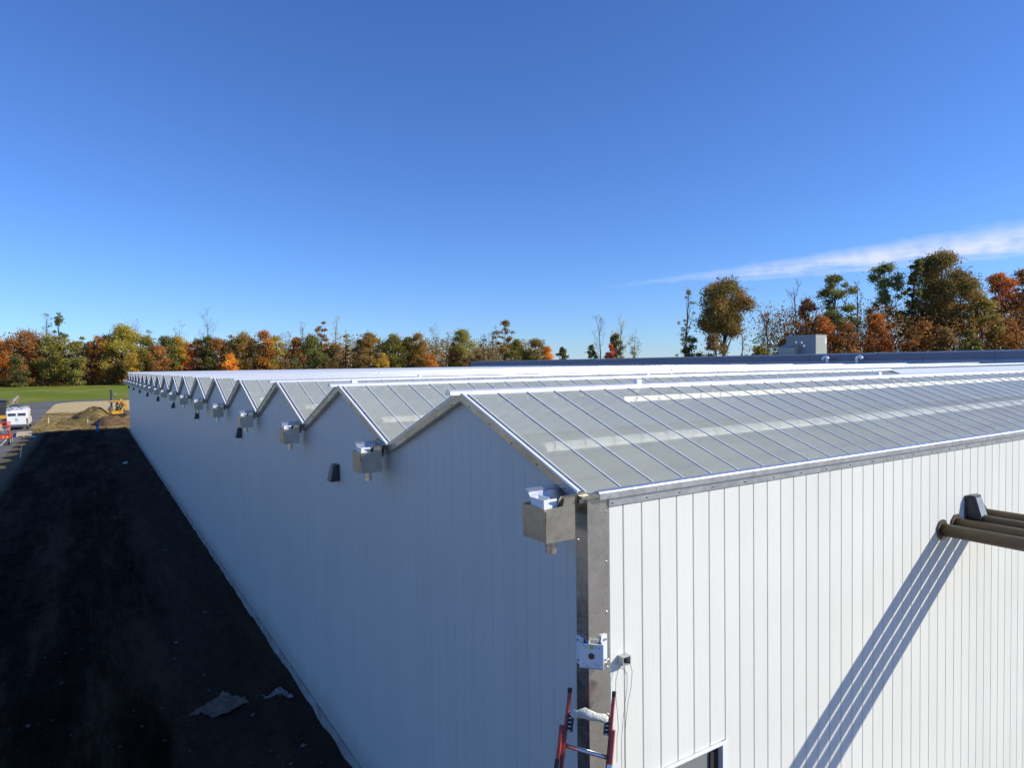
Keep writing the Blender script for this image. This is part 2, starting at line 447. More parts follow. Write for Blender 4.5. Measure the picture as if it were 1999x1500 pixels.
# grey screen added to lift the tone below the sheets, then the purlins
MB().box(.2, .1, G-.22, XE-.2, YE-.1, G-.20).build('tone_screen', M['screen'], gh)
for i in range(NB):
    xe = bay_end.get(i, 38.9)
    p = MB()
    x_a, x_b = .25, xe-.1; sl = Vector((0, W/2, H_R)).normalized(); nn = Vector((0, -H_R, W/2)).normalized()
    c = Vector(rp(i, 0, .44, x_a, 0))-nn*.032
    # shallow curved purlin under the middle of the slope
    ring = []
    for q in range(9):
        a_ = (q-4)/4; ring.append(c+sl*(a_*.085)-nn*(.040*a_*a_))
    ring += [c+sl*.085-nn*.046, c-sl*.085-nn*.046]
    p.prism(ring, (x_b-x_a, 0, 0)); p.build('purlin', M['purlin'], gh)
    # inclined metal plate added under the ridge, tilted to throw a sun glint
    if i == 0:
        x_a = 1.95 if i == 0 else .3
        c = Vector(rp(i, 0, .87, x_a, -.014)); dn = Vector((0, -.42, -.91)).normalized()
        p = MB(); p.prism([c, c+dn*.065, c+dn*.065+Vector((0, .01, 0)), c+Vector((0, .01, 0))], (x_b-x_a, 0, 0)); p.build('glint_plate', M['tube'], gh)
    # small bright clamps under the ridge at each bar
    if i < 3:
        cl = MB()
        for x in bar_xs(min(xe, 9))[1:]:
            c = Vector(rp(i, 0, .93, x-.05, -.028)); cl.box(c.x-.022, c.y-.022, c.z-.012, c.x+.022, c.y+.022, c.z+.008)
        tag(cl.build('ridge_clamps', M['purlin'], gh), kind='stuff')
# little motor boxes riding on the ridge caps
for (x, i) in ((2.4, 0), (7.64, 0), (.236, 1), (6.3, 1), (3.1, 2), (11.0, 2), (5.2, 4), (14, 5)):
    b = MB(); b.box(x-.045, (i+.5)*W-.03, G+H_R+.02, x+.045, (i+.5)*W+.03, G+H_R+.075); b.build('ridge_motor_box', M['white_alu'], gh, bevel=.008)

# rake trims on the gables
scr = MB()
def screw(mb, x, y, z, ax):
    r = .0075
    if ax == 'x': mb.tube([(x, y, z), (x-.006, y, z)], r, 6)
    else: mb.tube([(x, y, z), (x, y-.006, z)], r, 6)
for i in range(NB):
    for s in (0, 1):
        y0 = i*W+(.0 if s == 0 else W); y1 = (i+.5)*W
        ya, yb = (y0+.02, y1) if s == 0 else (y0-.02, y1)
        za, zb = G+.0+(.02/ (W/2))*H_R, G+H_R
        # lower galvanised strip
        t = MB(); t.prism([(-.012, ya, za-.085), (-.012, yb, zb-.085), (-.012, yb, zb+.002), (-.012, ya, za+.002)], (.072, 0, 0))
        o = t.build('rake_trim', M['galv_dull'], gh)
        s2 = MB()
        for q in (.1, .3, .5, .7, .9):
            yy = ya+(yb-ya)*q; zz = za+(zb-za)*q
            screw(s2, -.0125, yy, zz-.066, 'x')
        if i < 6: s2.build('screw', M['screw'], o)
        # upper bright flashing, a standing lip along the roof edge
        t = MB(); t.prism([(-.03, ya, za+.0025), (-.03, yb, zb+.0025), (-.03, yb, zb+.022), (-.03, ya, za+.022)], (.008, 0, 0))
        t.prism([(-.0195, ya, za+.014), (-.0195, yb, zb+.014), (-.0195, yb, zb+.020), (-.0195, ya, za+.020)], (.02, 0, 0))
        t.build('roof_edge_flashing', M['white_alu'], gh)

# eave gutter edge and trims along the sunlit wall
x = .135; k = 0
for a, b in ((.135, .735), (.735, 3.78), (3.78, 6.8), (6.8, 9.85), (9.85, 12.9), (12.9, 15.9), (15.9, 19), (19, 22), (22, 25), (25, 32), (32, 38.9)):
    t = MB(); t.prism([(a+.002, -.045, G-.055), (a+.002, -.045, G-.008), (a+.002, -.035, G+.004), (a+.002, .0, G+.013), (a+.002, .0, G-.055)], (b-a-.004, 0, 0))
    t.build('eave_gutter', M['alu'], gh)
t = MB(); t.box(.255, -.018, G-.125, 38.9, .0, G-.0555)
o = t.build('eave_trim', M['alu'], gh); s2 = MB(); x = .29
while x < 22: screw(s2, x, -.0185, G-.098, 'y'); x += .42 if x > 1 else .37
s2.build('screw', M['screw'], o)
# corner post wrapped in galvanised sheet
t = MB(); t.prism([(.045, .15, .25), (.045, -.006, .25), (.256, -.006, .25), (.256, .012, .25), (.06, .012, .25), (.06, .15, .25)], (0, 0, 3.84-.25))
o = t.build('corner_trim', M['galv'], gh)
t = MB(); t.prism([(.048, .147, 3.8405), (.048, -.003, 3.8405), (.256, -.003, 3.8405), (.256, .012, 3.8405), (.06, .012, 3.8405), (.06, .147, 3.8405)], (0, 0, G-.02-3.8405))
o2 = t.build('corner_trim', M['galv'], gh)
s2 = MB()
for z in (4.2, 4.6, 5.0): screw(s2, .236, -.0035, z+.02, 'y')
for z in (4.0, 4.47, 4.9): screw(s2, .0475, .12, z-.1, 'x')
s2.build('screw', M['alu'], o2)
s2 = MB()
for z in (3.78, 3.4, 3.0, 2.6, 2.2, 1.8): screw(s2, .236, -.0065, z, 'y')
s2.build('screw', M['alu'], o)
# gutter end cap at the corner, dark underside
MB().box(-.035, -.04, G-.035, .19, .1, G-.010).build('gutter_end_plate', M['galv_dull'], gh)

# gutter outlets: trough sticking out of the wall into an open collector box
def gutter_outlet(y):
    t = MB()      # trough
    yc = y+.15
    prof = [(-.16, .035), (-.145, .035), (-.06, -.075), (.06, -.075), (.145, .035), (.16, .035), (.07, -.09), (-.07, -.09)]
    t.prism([(-.20, yc+a, G-.03+b) for a, b in prof], (.26, 0, 0))
    tr = t.build('gutter_end', M['galv_dull'], gh)
    b = MB(); th = .004; X0, X1, Y0, Y1 = -.34, -.07, y, y+.31; Z0 = 4.85; ZT = 5.105
    b.box(X0, Y0, Z0, X1, Y1, Z0+th)                                             # floor
    b.box(X0, Y0+th, Z0+th, X0+th, Y1-th, Z0+.145); b.box(X0-.008, Y0+th+.001, Z0+.150, X0-.004, Y1-th-.001, ZT)         # front, two lapped sheets
    # side cheeks, taller at the wall
    for yy in (Y0, Y1-th):
        b.prism([(X0, yy, Z0+th), (X1, yy, Z0+th), (X1, yy, ZT+.075), (X1-.10, yy, ZT+.060), (X1-.11, yy, ZT+.008), (X0, yy, ZT)], (0, th, 0))
    b.box(X1-th, Y0+th, Z0+th, X1, Y1-th, Z0+.12)
    bo = b.build('collector_box', M['galv_dull'], gh)
    c = MB(); c.box(X0+.03, Y0+.012, Z0+.01, X1-.02, Y1-.02, Z0+.05); c.build('box_bottom', M['dark'], bo)
    p = MB(); p.tube([(-.205, y+.13, Z0), (-.205, y+.13, Z0-.055)], .040, 14); p.tube([(-.205, y+.13, Z0-.056), (-.205, y+.13, Z0-.115)], .044, 14)
    p.build('outlet_pipe', M['galv'], bo, smooth=False)
    br = MB(); br.box(-.325, y+.06, ZT-.03, -.320, y+.22, ZT+.06); br.box(-.319, y+.055, ZT-.03, -.20, y+.059, ZT+.06)
    br.box(-.27, y+.06, ZT-.03, -.265, y+.20, ZT+.075)
    br.build('bracket', M['white_alu'], bo)
    l = MB(); l.prism([(-.30, yc+.145, G+.005), (-.30, yc+.075, G-.075), (-.30, yc+.080, G-.078), (-.30, yc+.150, G+.003)], (.30, 0, 0))
    l.prism([(-.305, yc+.140, G+.006), (-.305, yc+.185, G+.02), (-.305, yc+.185, G+.028), (-.305, yc+.14, G+.014)], (.31, 0, 0))
    l.build('gutter_lip', M['alu'], tr)
    v = MB(); v.prism([(-.036, y-.03, G-.0), (-.036, y+.33, G+.06), (-.036, y+.25, G-.05), (-.036, y+.18, G-.17), (-.036, y+.10, G-.17), (-.036, y+.02, G-.1)], (.022, 0, 0))
    if y > .5: v.build('valley_flashing', M['galv_dull'], gh)
for i in range(NB+1): gutter_outlet(i*W + (0.0 if i == 0 else .07))

# drip stains and the scuffed patch on the shaded wall
# ---------------------------------------------------------------- fixtures on the walls
def wall_light_gable(y, label):
    o = empty('wall_light', (XA-.004, y, 4.55), label, 'wall light', 'dark wall lights along the gable wall')
    b = MB(); b.prism([(-.002, -.13, -.16), (-.002, .13, -.16), (-.002, .115, .15), (-.002, -.115, .15)], (-.035, 0, 0)); b.build('back_box', M['bronze'], o)
    b = MB(); b.add([(-.038, -.13, -.16), (-.038, .13, -.16), (-.038, .11, .15), (-.038, -.11, .15), (-.175, -.115, -.165), (-.175, .115, -.165), (-.105, .085, .145), (-.105, -.085, .145)],
                    [(0, 1, 2, 3), (4, 5, 6, 7), (0, 1, 5, 4), (1, 2, 6, 5), (2, 3, 7, 6), (3, 0, 4, 7)]); b.build('hood', M['bronze'], o)
    MB().box(-.165, -.10, -.172, -.05, .10, -.1655).build('lens', M['lens'], o)
    o.scale = (.82, .80, .82)
names = ['below the second gable, nearest of the row', 'below the fourth gable, second of the row', 'below the sixth gable, third of the row', 'below the eighth gable, fourth of the row',
         'below the tenth gable, fifth of the row', 'below the twelfth gable, sixth of the row', 'below the fourteenth gable, seventh of the row', 'below the sixteenth gable, eighth of the row', 'below the farthest gable, last of the row']
for k in range(9): wall_light_gable(1.5*W+.34+2*W*k, 'dark wedge wall light on the shaded wall '+names[k])
o = empty('wall_light', (6.17, -.006, 4.33), 'grey wedge wall light on the sunlit white wall above the rusty pipes', 'wall light')
MB().box(-.13, -.045, -.13, .10, 0, .15).build('back_box', M['bronze'], o, bevel=.006)
b = MB(); b.add([(-.125, -.046, -.155), (.125, -.046, -.155), (.115, -.046, .16), (-.115, -.046, .16), (-.105, -.20, -.16), (.105, -.20, -.16), (.09, -.115, .155), (-.09, -.115, .155)],
                [(0, 1, 2, 3), (4, 5, 6, 7), (0, 1, 5, 4), (1, 2, 6, 5), (2, 3, 7, 6), (3, 0, 4, 7)]); b.build('hood', M['bronze'], o)
b = MB(); b.add([(-.088, -.203, -.12), (.088, -.203, -.12), (.078, -.128, .13), (-.078, -.128, .13), (-.088, -.198, -.12), (.088, -.198, -.12), (.078, -.121, .13), (-.078, -.121, .13)],
                [(0, 1, 2, 3), (4, 5, 6, 7), (0, 1, 5, 4), (1, 2, 6, 5), (2, 3, 7, 6), (3, 0, 4, 7)]); b.build('lens', M['lens'], o)
o.scale = (.88, .88, .9)

# four rusty pipes through the wall
for k, (x, z, wd) in enumerate(((5.49, 4.12, 'lowest and leftmost of the four'), (5.83, 4.14, 'second from the left'), (6.17, 4.158, 'third from the left'), (6.51, 4.176, 'farthest right of the four'))):
    o = empty('steel_pipe', (x, 0, z), 'rusty steel pipe sticking out of the white wall, '+wd, 'pipe', 'rusty pipes sticking out of the sunlit wall')
    r = .076
    MB().tube([(0, -.02, 0), (0, -4.3, 0)], r, 28).build('barrel', M['rust'], o, smooth=True)
    c = MB(); nn = 20       # collar: split plate with rough edge
    ring = [(.122*math.cos(2*math.pi*q/nn)*(1+.06*math.sin(q*2.3+k)), -.012, .122*math.sin(2*math.pi*q/nn)*(1+.06*math.sin(q*3.1+k))) for q in range(nn)]
    c.prism(ring, (0, -.012, 0)); c.build('collar', M['rust'], o)

# white corner bracket
o = empty('corner_bracket', (.05, 0, 3.94), 'white folded bracket plate with round centre hole bolted over the corner post', 'bracket')
zb, zt = -.125, .10
A = (-.022, .118); Bp = (-.052, .052); Cp = (.075, -.088); Dp = (.112, -.070); E_ = (.118, -.0105)
b = MB()
def plate(p, q, z0, z1, th=.006):
    d = Vector((q[0]-p[0], q[1]-p[1], 0)).normalized(); nn = Vector((-d.y, d.x, 0))*th
    b.prism([(p[0], p[1], z0), (q[0], q[1], z0), (q[0]+nn.x, q[1]+nn.y, z0), (p[0]+nn.x, p[1]+nn.y, z0)], (0, 0, z1-z0))
plate(Bp, Cp, zb, zt-.03); b.box(-.016, .05, zb, -.010, .135, zt); b.box(.112, -.016, zb+.01, .172, -.0085, zt+.012)
plate(Cp, (.115, -.012), zb, zt-.03); plate((-.012, .055), Bp, zb, zt-.03)
b.prism([(Bp[0], Bp[1], zb+.002), (Cp[0], Cp[1], zb+.002), (.111, -.01, zb+.002), (-.008, .055, zb+.002)], (0, 0, .006))
b.build('plate', M['bracket'], o)
d = (Vector((Cp[0]-Bp[0], Cp[1]-Bp[1], 0))).normalized(); nv = Vector((d.y, -d.x, 0)); mid = (Vector((*Bp, 0))+Vector((*Cp, 0)))/2
def on_plate(u, z): p_ = mid+d*u; return Vector((p_.x, p_.y, z))
MB().tube([on_plate(0, -.025), on_plate(0, -.025)+nv*.004], .024, 18).build('centre_hole', M['rust'], o)
for u, z in ((-.06, .055), (-.04, .045), (.035, .045), (.06, .04), (-.06, -.09), (-.04, -.10), (.035, -.09), (.055, -.095)): MB().tube([on_plate(u, z), on_plate(u, z)+nv*.003], .004, 6).build('bolt_hole', M['dark'], o)
myg = simple('yellow_green_sticker', (.55, .62, .06), .5); p0 = on_plate(-.012, .03)
MB().prism([p0+nv*.0005, p0+d*.028+nv*.0005, p0+d*.028+nv*.0005+Vector((0, 0, .036)), p0+nv*.0005+Vector((0, 0, .036))], nv*.002).build('sticker', myg, o)
for (x, y, z, ax) in ((.150, -.0165, .078, 'y'), (.150, -.0165, -.085, 'y'), (-.0165, .11, .07, 'x'), (-.0165, .10, -.09, 'x')):
    t = MB(); e = (0, -.010, 0) if ax == 'y' else (-.010, 0, 0)
    t.tube([(x, y, z), (x+e[0], y+e[1], z)], .011, 6); t.build('bolt', M['galv'], o)

# small open junction box with wire
o = empty('junction_box', (.375, -.005, 3.815), 'small grey open junction box on the white wall right of the corner', 'junction box')
b = MB(); X0, X1, Z0, Z1, Y = -.036, .048, -.036, .036, -.062
b.box(X0, Y, Z0, X0+.006, 0, Z1); b.box(X1-.006, Y, Z0, X1, 0, Z1); b.box(X0+.0065, Y, Z1-.006, X1-.0065, 0, Z1); b.box(X0+.0065, Y, Z0, X1-.0065, 0, Z0+.006)
b.build('case', simple('grey_pvc', (.42, .43, .42), .5), o)
MB().box(X0+.007, -.012, Z0+.007, X1-.007, -.006, Z1-.007).build('inside', M['rust'], o)
t = MB(); t.tube([(.012, -.03, Z1), (.012, -.03, Z1+.012)], .004, 6); t.tube([(X0, -.035, -.006), (X0-.008, -.035, -.006)], .008, 8); t.build('screw', M['alu'], o)
mwire = simple('brown_wire', (.20, .115, .08), .6)
t = MB(); t.tube([(.38, -.03, 3.82), (.41, -.055, 3.79), (.442, -.04, 3.758), (.469, -.03, 3.693), (.462, -.025, 3.577), (.433, -.02, 3.451), (.412, -.02, 3.34), (.398, -.02, 3.219), (.391, -.02, 3.096), (.394, -.02, 2.936), (.39, -.02, 2.6), (.40, -.02, 2.0), (.41, -.03, 1.2), (.40, -.04, .35)], .0022, 5)
tag(t.build('wire', mwire), 'thin brown wire hanging from the junction box down the white wall, right strand', 'wire')
t = MB(); t.tube([(.345, -.03, 3.80), (.318, -.03, 3.733), (.297, -.03, 3.672), (.292, -.03, 3.591), (.298, -.03, 3.49), (.313, -.03, 3.37), (.317, -.03, 3.269), (.302, -.03, 3.208), (.30, -.03, 3.0)], .0022, 5)
tag(t.build('wire', simple('grey_wire', (.25, .25, .22), .6)), 'thin grey wire hanging left of the junction box, down beside the ladder', 'wire')

# ladder leaning on the corner
o = empty('extension_ladder', (-.9, -.85, 0), 'red fibreglass extension ladder leaning on the corner of the greenhouse', 'ladder')
off = Vector((-.9, -.85, 0))
Lt, Lb, Rt, Rb = Vector((-.038, .128, 3.629)), Vector((-.219, .035, 3.103)), Vector((.195, -.126, 3.641)), Vector((.027, -.261, 3.17))
Ld = (Lt-Lb); Rd = (Rt-Rb); dd = (Ld/Ld.z+Rd/Rd.z)/2
mred = simple('red_fibreglass', (.36, .055, .04), .45, 0, .25, 14)
mblk = simple('black_rubber', (.025, .025, .028), .6)
across = (Rt-Lt).normalized(); outn = across.cross(dd.normalized()).normalized()
if outn.y > 0: outn = -outn
def rail(mb, a, b, w=.030, t=.060):
    mb.bar(a, b, w, t, outn)
feet = []
for nm, T, B in (('fly_rail', Lt, Lb), ('fly_rail', Rt, Rb)):
    foot = T - dd*(T.z-1.9)
    r = MB()
    aL = T-off; bL = foot-off
    r.bar(aL, bL, .022, .055, outn); r.build(nm, mred, o)
for sgn, T in ((-1, Lt), (1, Rt)):
    side = across*sgn*.026
    top = T-dd*.24+side-off+outn*.045; bot = T-dd*T.z+side-off+outn*.045; bot.z = 0.012
    r = MB(); r.bar(top, bot, .024, .060, outn); r.build('base_rail', mred, o)
    g = MB(); a_ = T-dd*.45+side*.9-off+outn*.05; g.bar(a_, a_-dd*.075, .034, .080, outn); g.build('guide_clamp', M['galv'] if sgn > 0 else mblk, o)
    g = MB(); g.bar(T-off+dd*.004, T-off-dd*.03, .026, .06, outn); g.build('end_cap', mblk, o)
    # black stand-off plate of the padded stabiliser
    ins = across*(-sgn)*.030
    g = MB(); c_ = T-dd*.16-off+ins; g.bar(c_, c_-dd*.12, .045, .035, outn); pl = g.build('stabiliser_plate', mblk, o)
    g = MB()
    for q in range(5):
        e_ = c_-dd*(.005+.027*q)
        g.bar(e_+across*(-.012)+outn*.019, e_+across*.012+outn*.019, .006, .006, outn)
    g.build('rung_socket', M['white_alu'], pl)
    f_ = MB(); f_.bar(bot, bot-Vector((0, 0, .01))+outn*.03, .06, .09, (0, 0, 1)); f_.build('ladder_foot', mblk, o)
k = 0
zz = 3.245
while zz > .2:
    a = Lt-dd*(Lt.z-zz)-off; b2 = Rt-dd*(Rt.z-zz+.0)-off
    if k == 0: a = Vector((-.139, .048, 3.245))-off-dd*.0; b2 = Vector((.036, -.225, 3.23))-off
    MB().tube([a+outn*.02, b2+outn*.02], .017, 10).build('rung', M['alu'], o, smooth=True); zz -= .305; k += 1
pad = MB()
pc = [Vector((-.095, .045, 3.475)), Vector((-.07, -.0, 3.49)), Vector((-.035, -.05, 3.498)), Vector((-.005, -.085, 3.49)), Vector((.04, -.12, 3.485)), Vector((.085, -.15, 3.475)), Vector((.10, -.165, 3.47))]
pc = [p-off for p in pc]
pad.tube([pc[0], pc[0]*.5+pc[1]*.5, pc[1], pc[2]+Vector((0, 0, .012)), pc[3]+Vector((0, 0, .006)), pc[4], pc[5], pc[6]], [.012, .032, .026, .04, .036, .028, .034, .016], 12)
mp_ = Mt('white_padding_cloth'); n1 = mp_.wnoise(30, 4); mp_.col(mp_.ramp(n1, [(.4, (.62, .60, .50)), (.7, (.80, .80, .78))])).set(Roughness=.9); mp_.bump(mp_.wnoise(45, 4), .9, .02)
pad.build('padding', mp_.m, o, smooth=True)

# ================================================================ FLAT-ROOFED BUILDING BEHIND
o = empty('flat_roofed_building', (40, 0, 0), 'low grey flat-roofed building with slate blue fascia behind the greenhouse', 'building')
FZ0, FZ1, ZC = 6.11, 6.54, 6.62
y = -2.0; pw = 3.82; n_ = 20
w_me = None
for k in range(n_):
    a = -2.0+k*pw
    if w_me is None:
        t = MB(); t.box(0, .012, 0, .1, pw-.012, FZ0-.005); w_me = t.mesh('wall_panel', M['grey_panel'])
        t = MB(); t.box(-.06, .008, FZ0, .06, pw-.008, FZ1); f_me = t.mesh('fascia_panel', M['fascia'])
        t = MB(); t.box(-.085, .006, FZ1+.002, .22, pw-.006, ZC); c_me = t.mesh('coping', M['coping'])
    link('wall_panel', w_me, o, (0, a, 0)); link('fascia_panel', f_me, o, (0, a, 0)); link('coping', c_me, o, (0, a, 0))
YB1 = -2.0+n_*pw
MB().box(.1, -2, 0, 32, YB1, 6.2).build('roof', M['roofmem'], o)
t = MB(); t.box(.061, -2, 6.2, .2, YB1, FZ1-.01); t.box(.2, YB1-.2, 6.2, 32, YB1, 6.6); t.box(31.8, -2, 6.2, 32, YB1-.2, 6.6); t.build('parapet', M['grey_panel'], o)

# roof-top air handling unit
o = empty('rooftop_unit', (44, 28.2, 6.2), 'grey box air handling unit with sloped intake hood on the flat roof', 'air conditioner')
mg = simple('grey_painted_sheet', (.20, .21, .215), .45, .1, .06); ml = simple('beige_painted_sheet', (.36, .355, .31), .5, 0, .05)
MB().box(0, -1.28, .25, 1.45, 1.28, 1.92).build('cabinet', mg, o, bevel=.01)
MB().box(-.1, -1.35, 0, 1.55, 1.35, .245).build('curb', M['galv_dull'], o)
MB().box(-.02, -1.30, 1.925, 1.47, 1.30, 1.96).build('lid', ml, o)
t = MB(); t.prism([(-.003, .15, 1.25), (-.003, 1.45, 1.25), (-.003, 1.45, .3), (-.003, .15, .3)], (-.02, 0, 0)); t.prism([(-.025, .15, 1.2), (-.62, .15, .98), (-.55, .15, .42), (-.025, .15, .36)], (0, 1.45, 0)); t.build('intake_hood', ml, o)
t = MB(); t.box(.02, -1.292, .3, 1.43, -1.2825, 1.88); d = t.build('side_door', ml, o)
t = MB()
for q in range(12): t.box(.12, -1.302, .45+q*.11, 1.05, -1.2925, .49+q*.11)
t.build('louvre', ml, d)
MB().box(1.22, -1.30, 1.25, 1.36, -1.2925, 1.7).build('label_plate', M['white_alu'], d)
t = MB(); t.box(-.012, -1.27, .28, -.0005, -.5, 1.88); t.build('access_panel', simple('dark_grey_sheet', (.16, .20, .24), .4), o)
for yy, zz in ((-.15, 1.38), (.35, 1.42), (-.35, 1.12)): MB().tube([(-.001, yy, zz), (-.05, yy, zz)], .09, 10).build('round_vent', M['alu'], o)

# two goose-neck vents
def gooseneck(y, s, label):
    o = empty('gooseneck_vent', (39.45, y, 5.2), label, 'vent pipe', 'shiny gooseneck vents in front of the parapet')
    r = .10; R_ = .16; pts = [(0, 0, 0), (0, 0, 1.04)]
    for q in range(1, 9): a = math.pi*q/8; pts.append((0, s*(R_-R_*math.cos(a)), 1.04+R_*math.sin(a)))
    pts.append((0, s*2*R_, .97))
    mm = simple('white_gloss_pipe', (.72, .74, .78), .25, .3, .04)
    MB().tube(pts, r, 14).build('pipe', mm, o, smooth=True)
    MB().tube([(0, 0, .36), (0, 0, .40)], .15, 14).build('flashing_collar', M['galv'], o)
gooseneck(23.05, 1, 'shiny curved vent pipe turning left, in front of the parapet, left of two')
gooseneck(20.98, -1, 'shiny curved vent pipe turning right, in front of the parapet, right of two')
MB().box(39.005, .3, 4.9, 39.95, YE, 5.15).build('roof_strip', M['white_roof'], gh)

# ================================================================ GROUND
def mat_ground():
    m = Mt('field_grass'); n1 = m.wnoise(.045, 6, .6, (1, .35, 1)); n2 = m.wnoise(.6, 6, .7); n3 = m.wnoise(7, 3)
    c = m.ramp(n1, [(.34, (.135, .195, .024)), (.5, (.20, .245, .032)), (.64, (.34, .30, .08))])
    c = m.mix(m.ramp(n2, [(.45, (0, 0, 0)), (.8, (.55, .55, .55))]), c, (.15, .15, .05)); c = m.mix(.3, c, m.ramp(n3, [(.3, (.5, .5, .5)), (.7, (1, 1, 1))]), 'MULTIPLY')
    m.col(c).set(Roughness=.95); m.bump(n2, .5, .15); matte(m); return m.m
t = MB(); t.add([(-1500, -600, 0), (2500, -600, 0), (2500, 2800, 0), (-1500, 2800, 0)], [(0, 1, 2, 3)]); g_ = t.build('ground', mat_ground()); tag(g_, kind='structure')
t = MB(); t.add([(.05, -90, .003), (120, -90, .003), (120, -.02, .003), (.05, -.02, .003)], [(0, 1, 2, 3)]); t.add([(-8, -90, .003), (.05, -90, .003), (.05, -13.9, .003), (-8, -13.9, .003)], [(0, 1, 2, 3)])
m = Mt('pale_gravel'); n1 = m.wnoise(.3, 7, .65); n2 = m.wnoise(25, 4, .7); m.col(m.mix(.4, m.ramp(n1, [(.3, (.22, .19, .155)), (.7, (.34, .30, .25))]), m.ramp(n2, [(.3, (.5, .5, .5)), (.7, (1, 1, 1))]), 'MULTIPLY')).set(Roughness=.95); m.bump(n2, .5, .02)
matte(m); tag(t.build('gravel_yard', m.m), kind='structure')

def grid_sheet(name, mat, x0, x1, y0, y1, nx, ny, hfun, edge=None):
    xs = np.linspace(x0, x1, nx); ys = np.linspace(y0, y1, ny)
    vs = []
    for yv in ys:
        for q, xv in enumerate(xs):
            xx = xv
            if edge: xx = edge(xv, yv)
            vs.append((xx, yv, hfun(xx, yv)))
    fs = [(j*nx+i, j*nx+i+1, (j+1)*nx+i+1, (j+1)*nx+i) for j in range(ny-1) for i in range(nx-1)]
    b = MB(); b.v = vs; b.f = fs
    me = b.mesh(name, mat, True); return tag(link(name, me), kind='structure')
from mathutils import noise as mn
def nz_(x, y, s, seed=0.0): return mn.fractal(Vector((x*s, y*s, seed)), 1.0, 2.0, 4)
# soil beside the wall, its colour darkened to deepen the building's shadow
m = Mt('shade_darkened_soil'); n1 = m.wnoise(1.0, 8, .72, (1, .14, 1)); n2 = m.wnoise(5, 6, .7); n3 = m.wnoise(38, 4, .7)
sx = m.n('ShaderNodeSeparateXYZ'); m.l(m.pos(), sx.inputs[0])
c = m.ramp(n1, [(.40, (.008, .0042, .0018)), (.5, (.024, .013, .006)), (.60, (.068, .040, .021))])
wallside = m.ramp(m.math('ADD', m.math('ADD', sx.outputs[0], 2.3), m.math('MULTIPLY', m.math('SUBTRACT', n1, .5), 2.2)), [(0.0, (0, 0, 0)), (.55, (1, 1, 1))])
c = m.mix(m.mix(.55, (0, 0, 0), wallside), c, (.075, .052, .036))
outer = m.ramp(m.math('SUBTRACT', m.math('MULTIPLY', sx.outputs[0], -1), m.math('ADD', 6.3, m.math('MULTIPLY', n1, 1.0))), [(0, (0, 0, 0)), (.6, (1, 1, 1))])  # lighter past the building's shadow edge; that shade is in the colour
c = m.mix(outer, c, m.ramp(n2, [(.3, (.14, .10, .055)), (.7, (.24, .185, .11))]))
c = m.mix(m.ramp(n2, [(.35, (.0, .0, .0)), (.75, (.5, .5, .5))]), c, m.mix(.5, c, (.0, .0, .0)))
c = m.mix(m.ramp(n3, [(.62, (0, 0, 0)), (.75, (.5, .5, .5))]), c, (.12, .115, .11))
m.col(c).set(Roughness=.95); m.bump(n2, .8, .06, m.bump(n3, .6, .015)); matte(m); M['soil'] = m.m
def soil_h(x, y):
    h = .035+.05*nz_(x, y, .6)+.035*nz_(x, y, 2.2, 3)
    h += -.05*math.exp(-((x+3.1+.2*math.sin(y*.15))/.22)**2)-.05*math.exp(-((x+4.9+.2*math.sin(y*.15))/.22)**2)      # wheel ruts
    h += .05*max(0, 1+x/.35)*(1+nz_(x, y, 1.7, 6))
    k = min(1, max(0, (x+8.45)/.5)); return max(.006, h*k+.008)
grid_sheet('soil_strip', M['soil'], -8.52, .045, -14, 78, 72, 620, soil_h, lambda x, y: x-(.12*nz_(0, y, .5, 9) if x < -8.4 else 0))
# brown and tan earth further on
m = Mt('brown_earth'); n1 = m.wnoise(.22, 7, .65, (1, .6, 1)); n2 = m.wnoise(2.2, 6, .7)
sx = m.n('ShaderNodeSeparateXYZ'); m.l(m.pos(), sx.inputs[0])
c = m.ramp(n1, [(.32, (.15, .095, .035)), (.5, (.33, .235, .09)), (.68, (.55, .42, .20))])
tan = m.ramp(m.math('MULTIPLY', m.math('ADD', m.math('SUBTRACT', sx.outputs[1], 110), m.math('MULTIPLY', m.math('SUBTRACT', n1, .5), 18)), .2), [(0, (0, 0, 0)), (1, (1, 1, 1))])
c = m.mix(tan, c, m.ramp(n2, [(.3, (.60, .45, .23)), (.7, (.76, .59, .31))]))
c = m.mix(.35, c, m.ramp(n2, [(.35, (.35, .35, .35)), (.65, (1, 1, 1))]), 'MULTIPLY')
m.col(c).set(Roughness=.95); m.bump(n2, .8, .15); matte(m); M['earth'] = m.m
def earth_h(x, y): return .012+max(0, .09*nz_(x, y, .35, 5))*(1 if y < 112 else .2)
def earth_edge(x, y):
    if x < -8.4: return x+.35*nz_(0, y, .3, 2)+(max(0, y-141)**2*.03)
    return x
grid_sheet('earth_patch', M['earth'], -8.55, 32, 78, 151, 90, 130, earth_h, earth_edge)
# asphalt road that bends right behind the earth
m = Mt('asphalt'); n1 = m.wnoise(.25, 6, .6); n2 = m.wnoise(60, 3)
c = m.ramp(n1, [(.3, (.13, .128, .125)), (.6, (.185, .175, .165)), (.8, (.24, .225, .205))]); m.col(c).set(Roughness=.85); m.bump(n2, .4, .01); matte(m); M['asphalt'] = m.m
t = MB()
L_ = [(-16.5, -30), (-16.5, 60), (-16.2, 110), (-15.4, 132), (-14.4, 146), (-12.9, 155), (-10.8, 158), (-8.5, 159.2), (3, 160), (40, 160)]
R_ = [(-8.2, -30), (-8.2, 60), (-8.2, 110), (-8.2, 130), (-8.2, 139), (-7.7, 146), (-6.6, 150), (-5, 151.5), (3, 152.5), (40, 153)]
t.add([(x, y, .006) for x, y in L_]+[(x, y, .006) for x, y in R_], [(i, i+10, i+11, i+1) for i in range(9)])
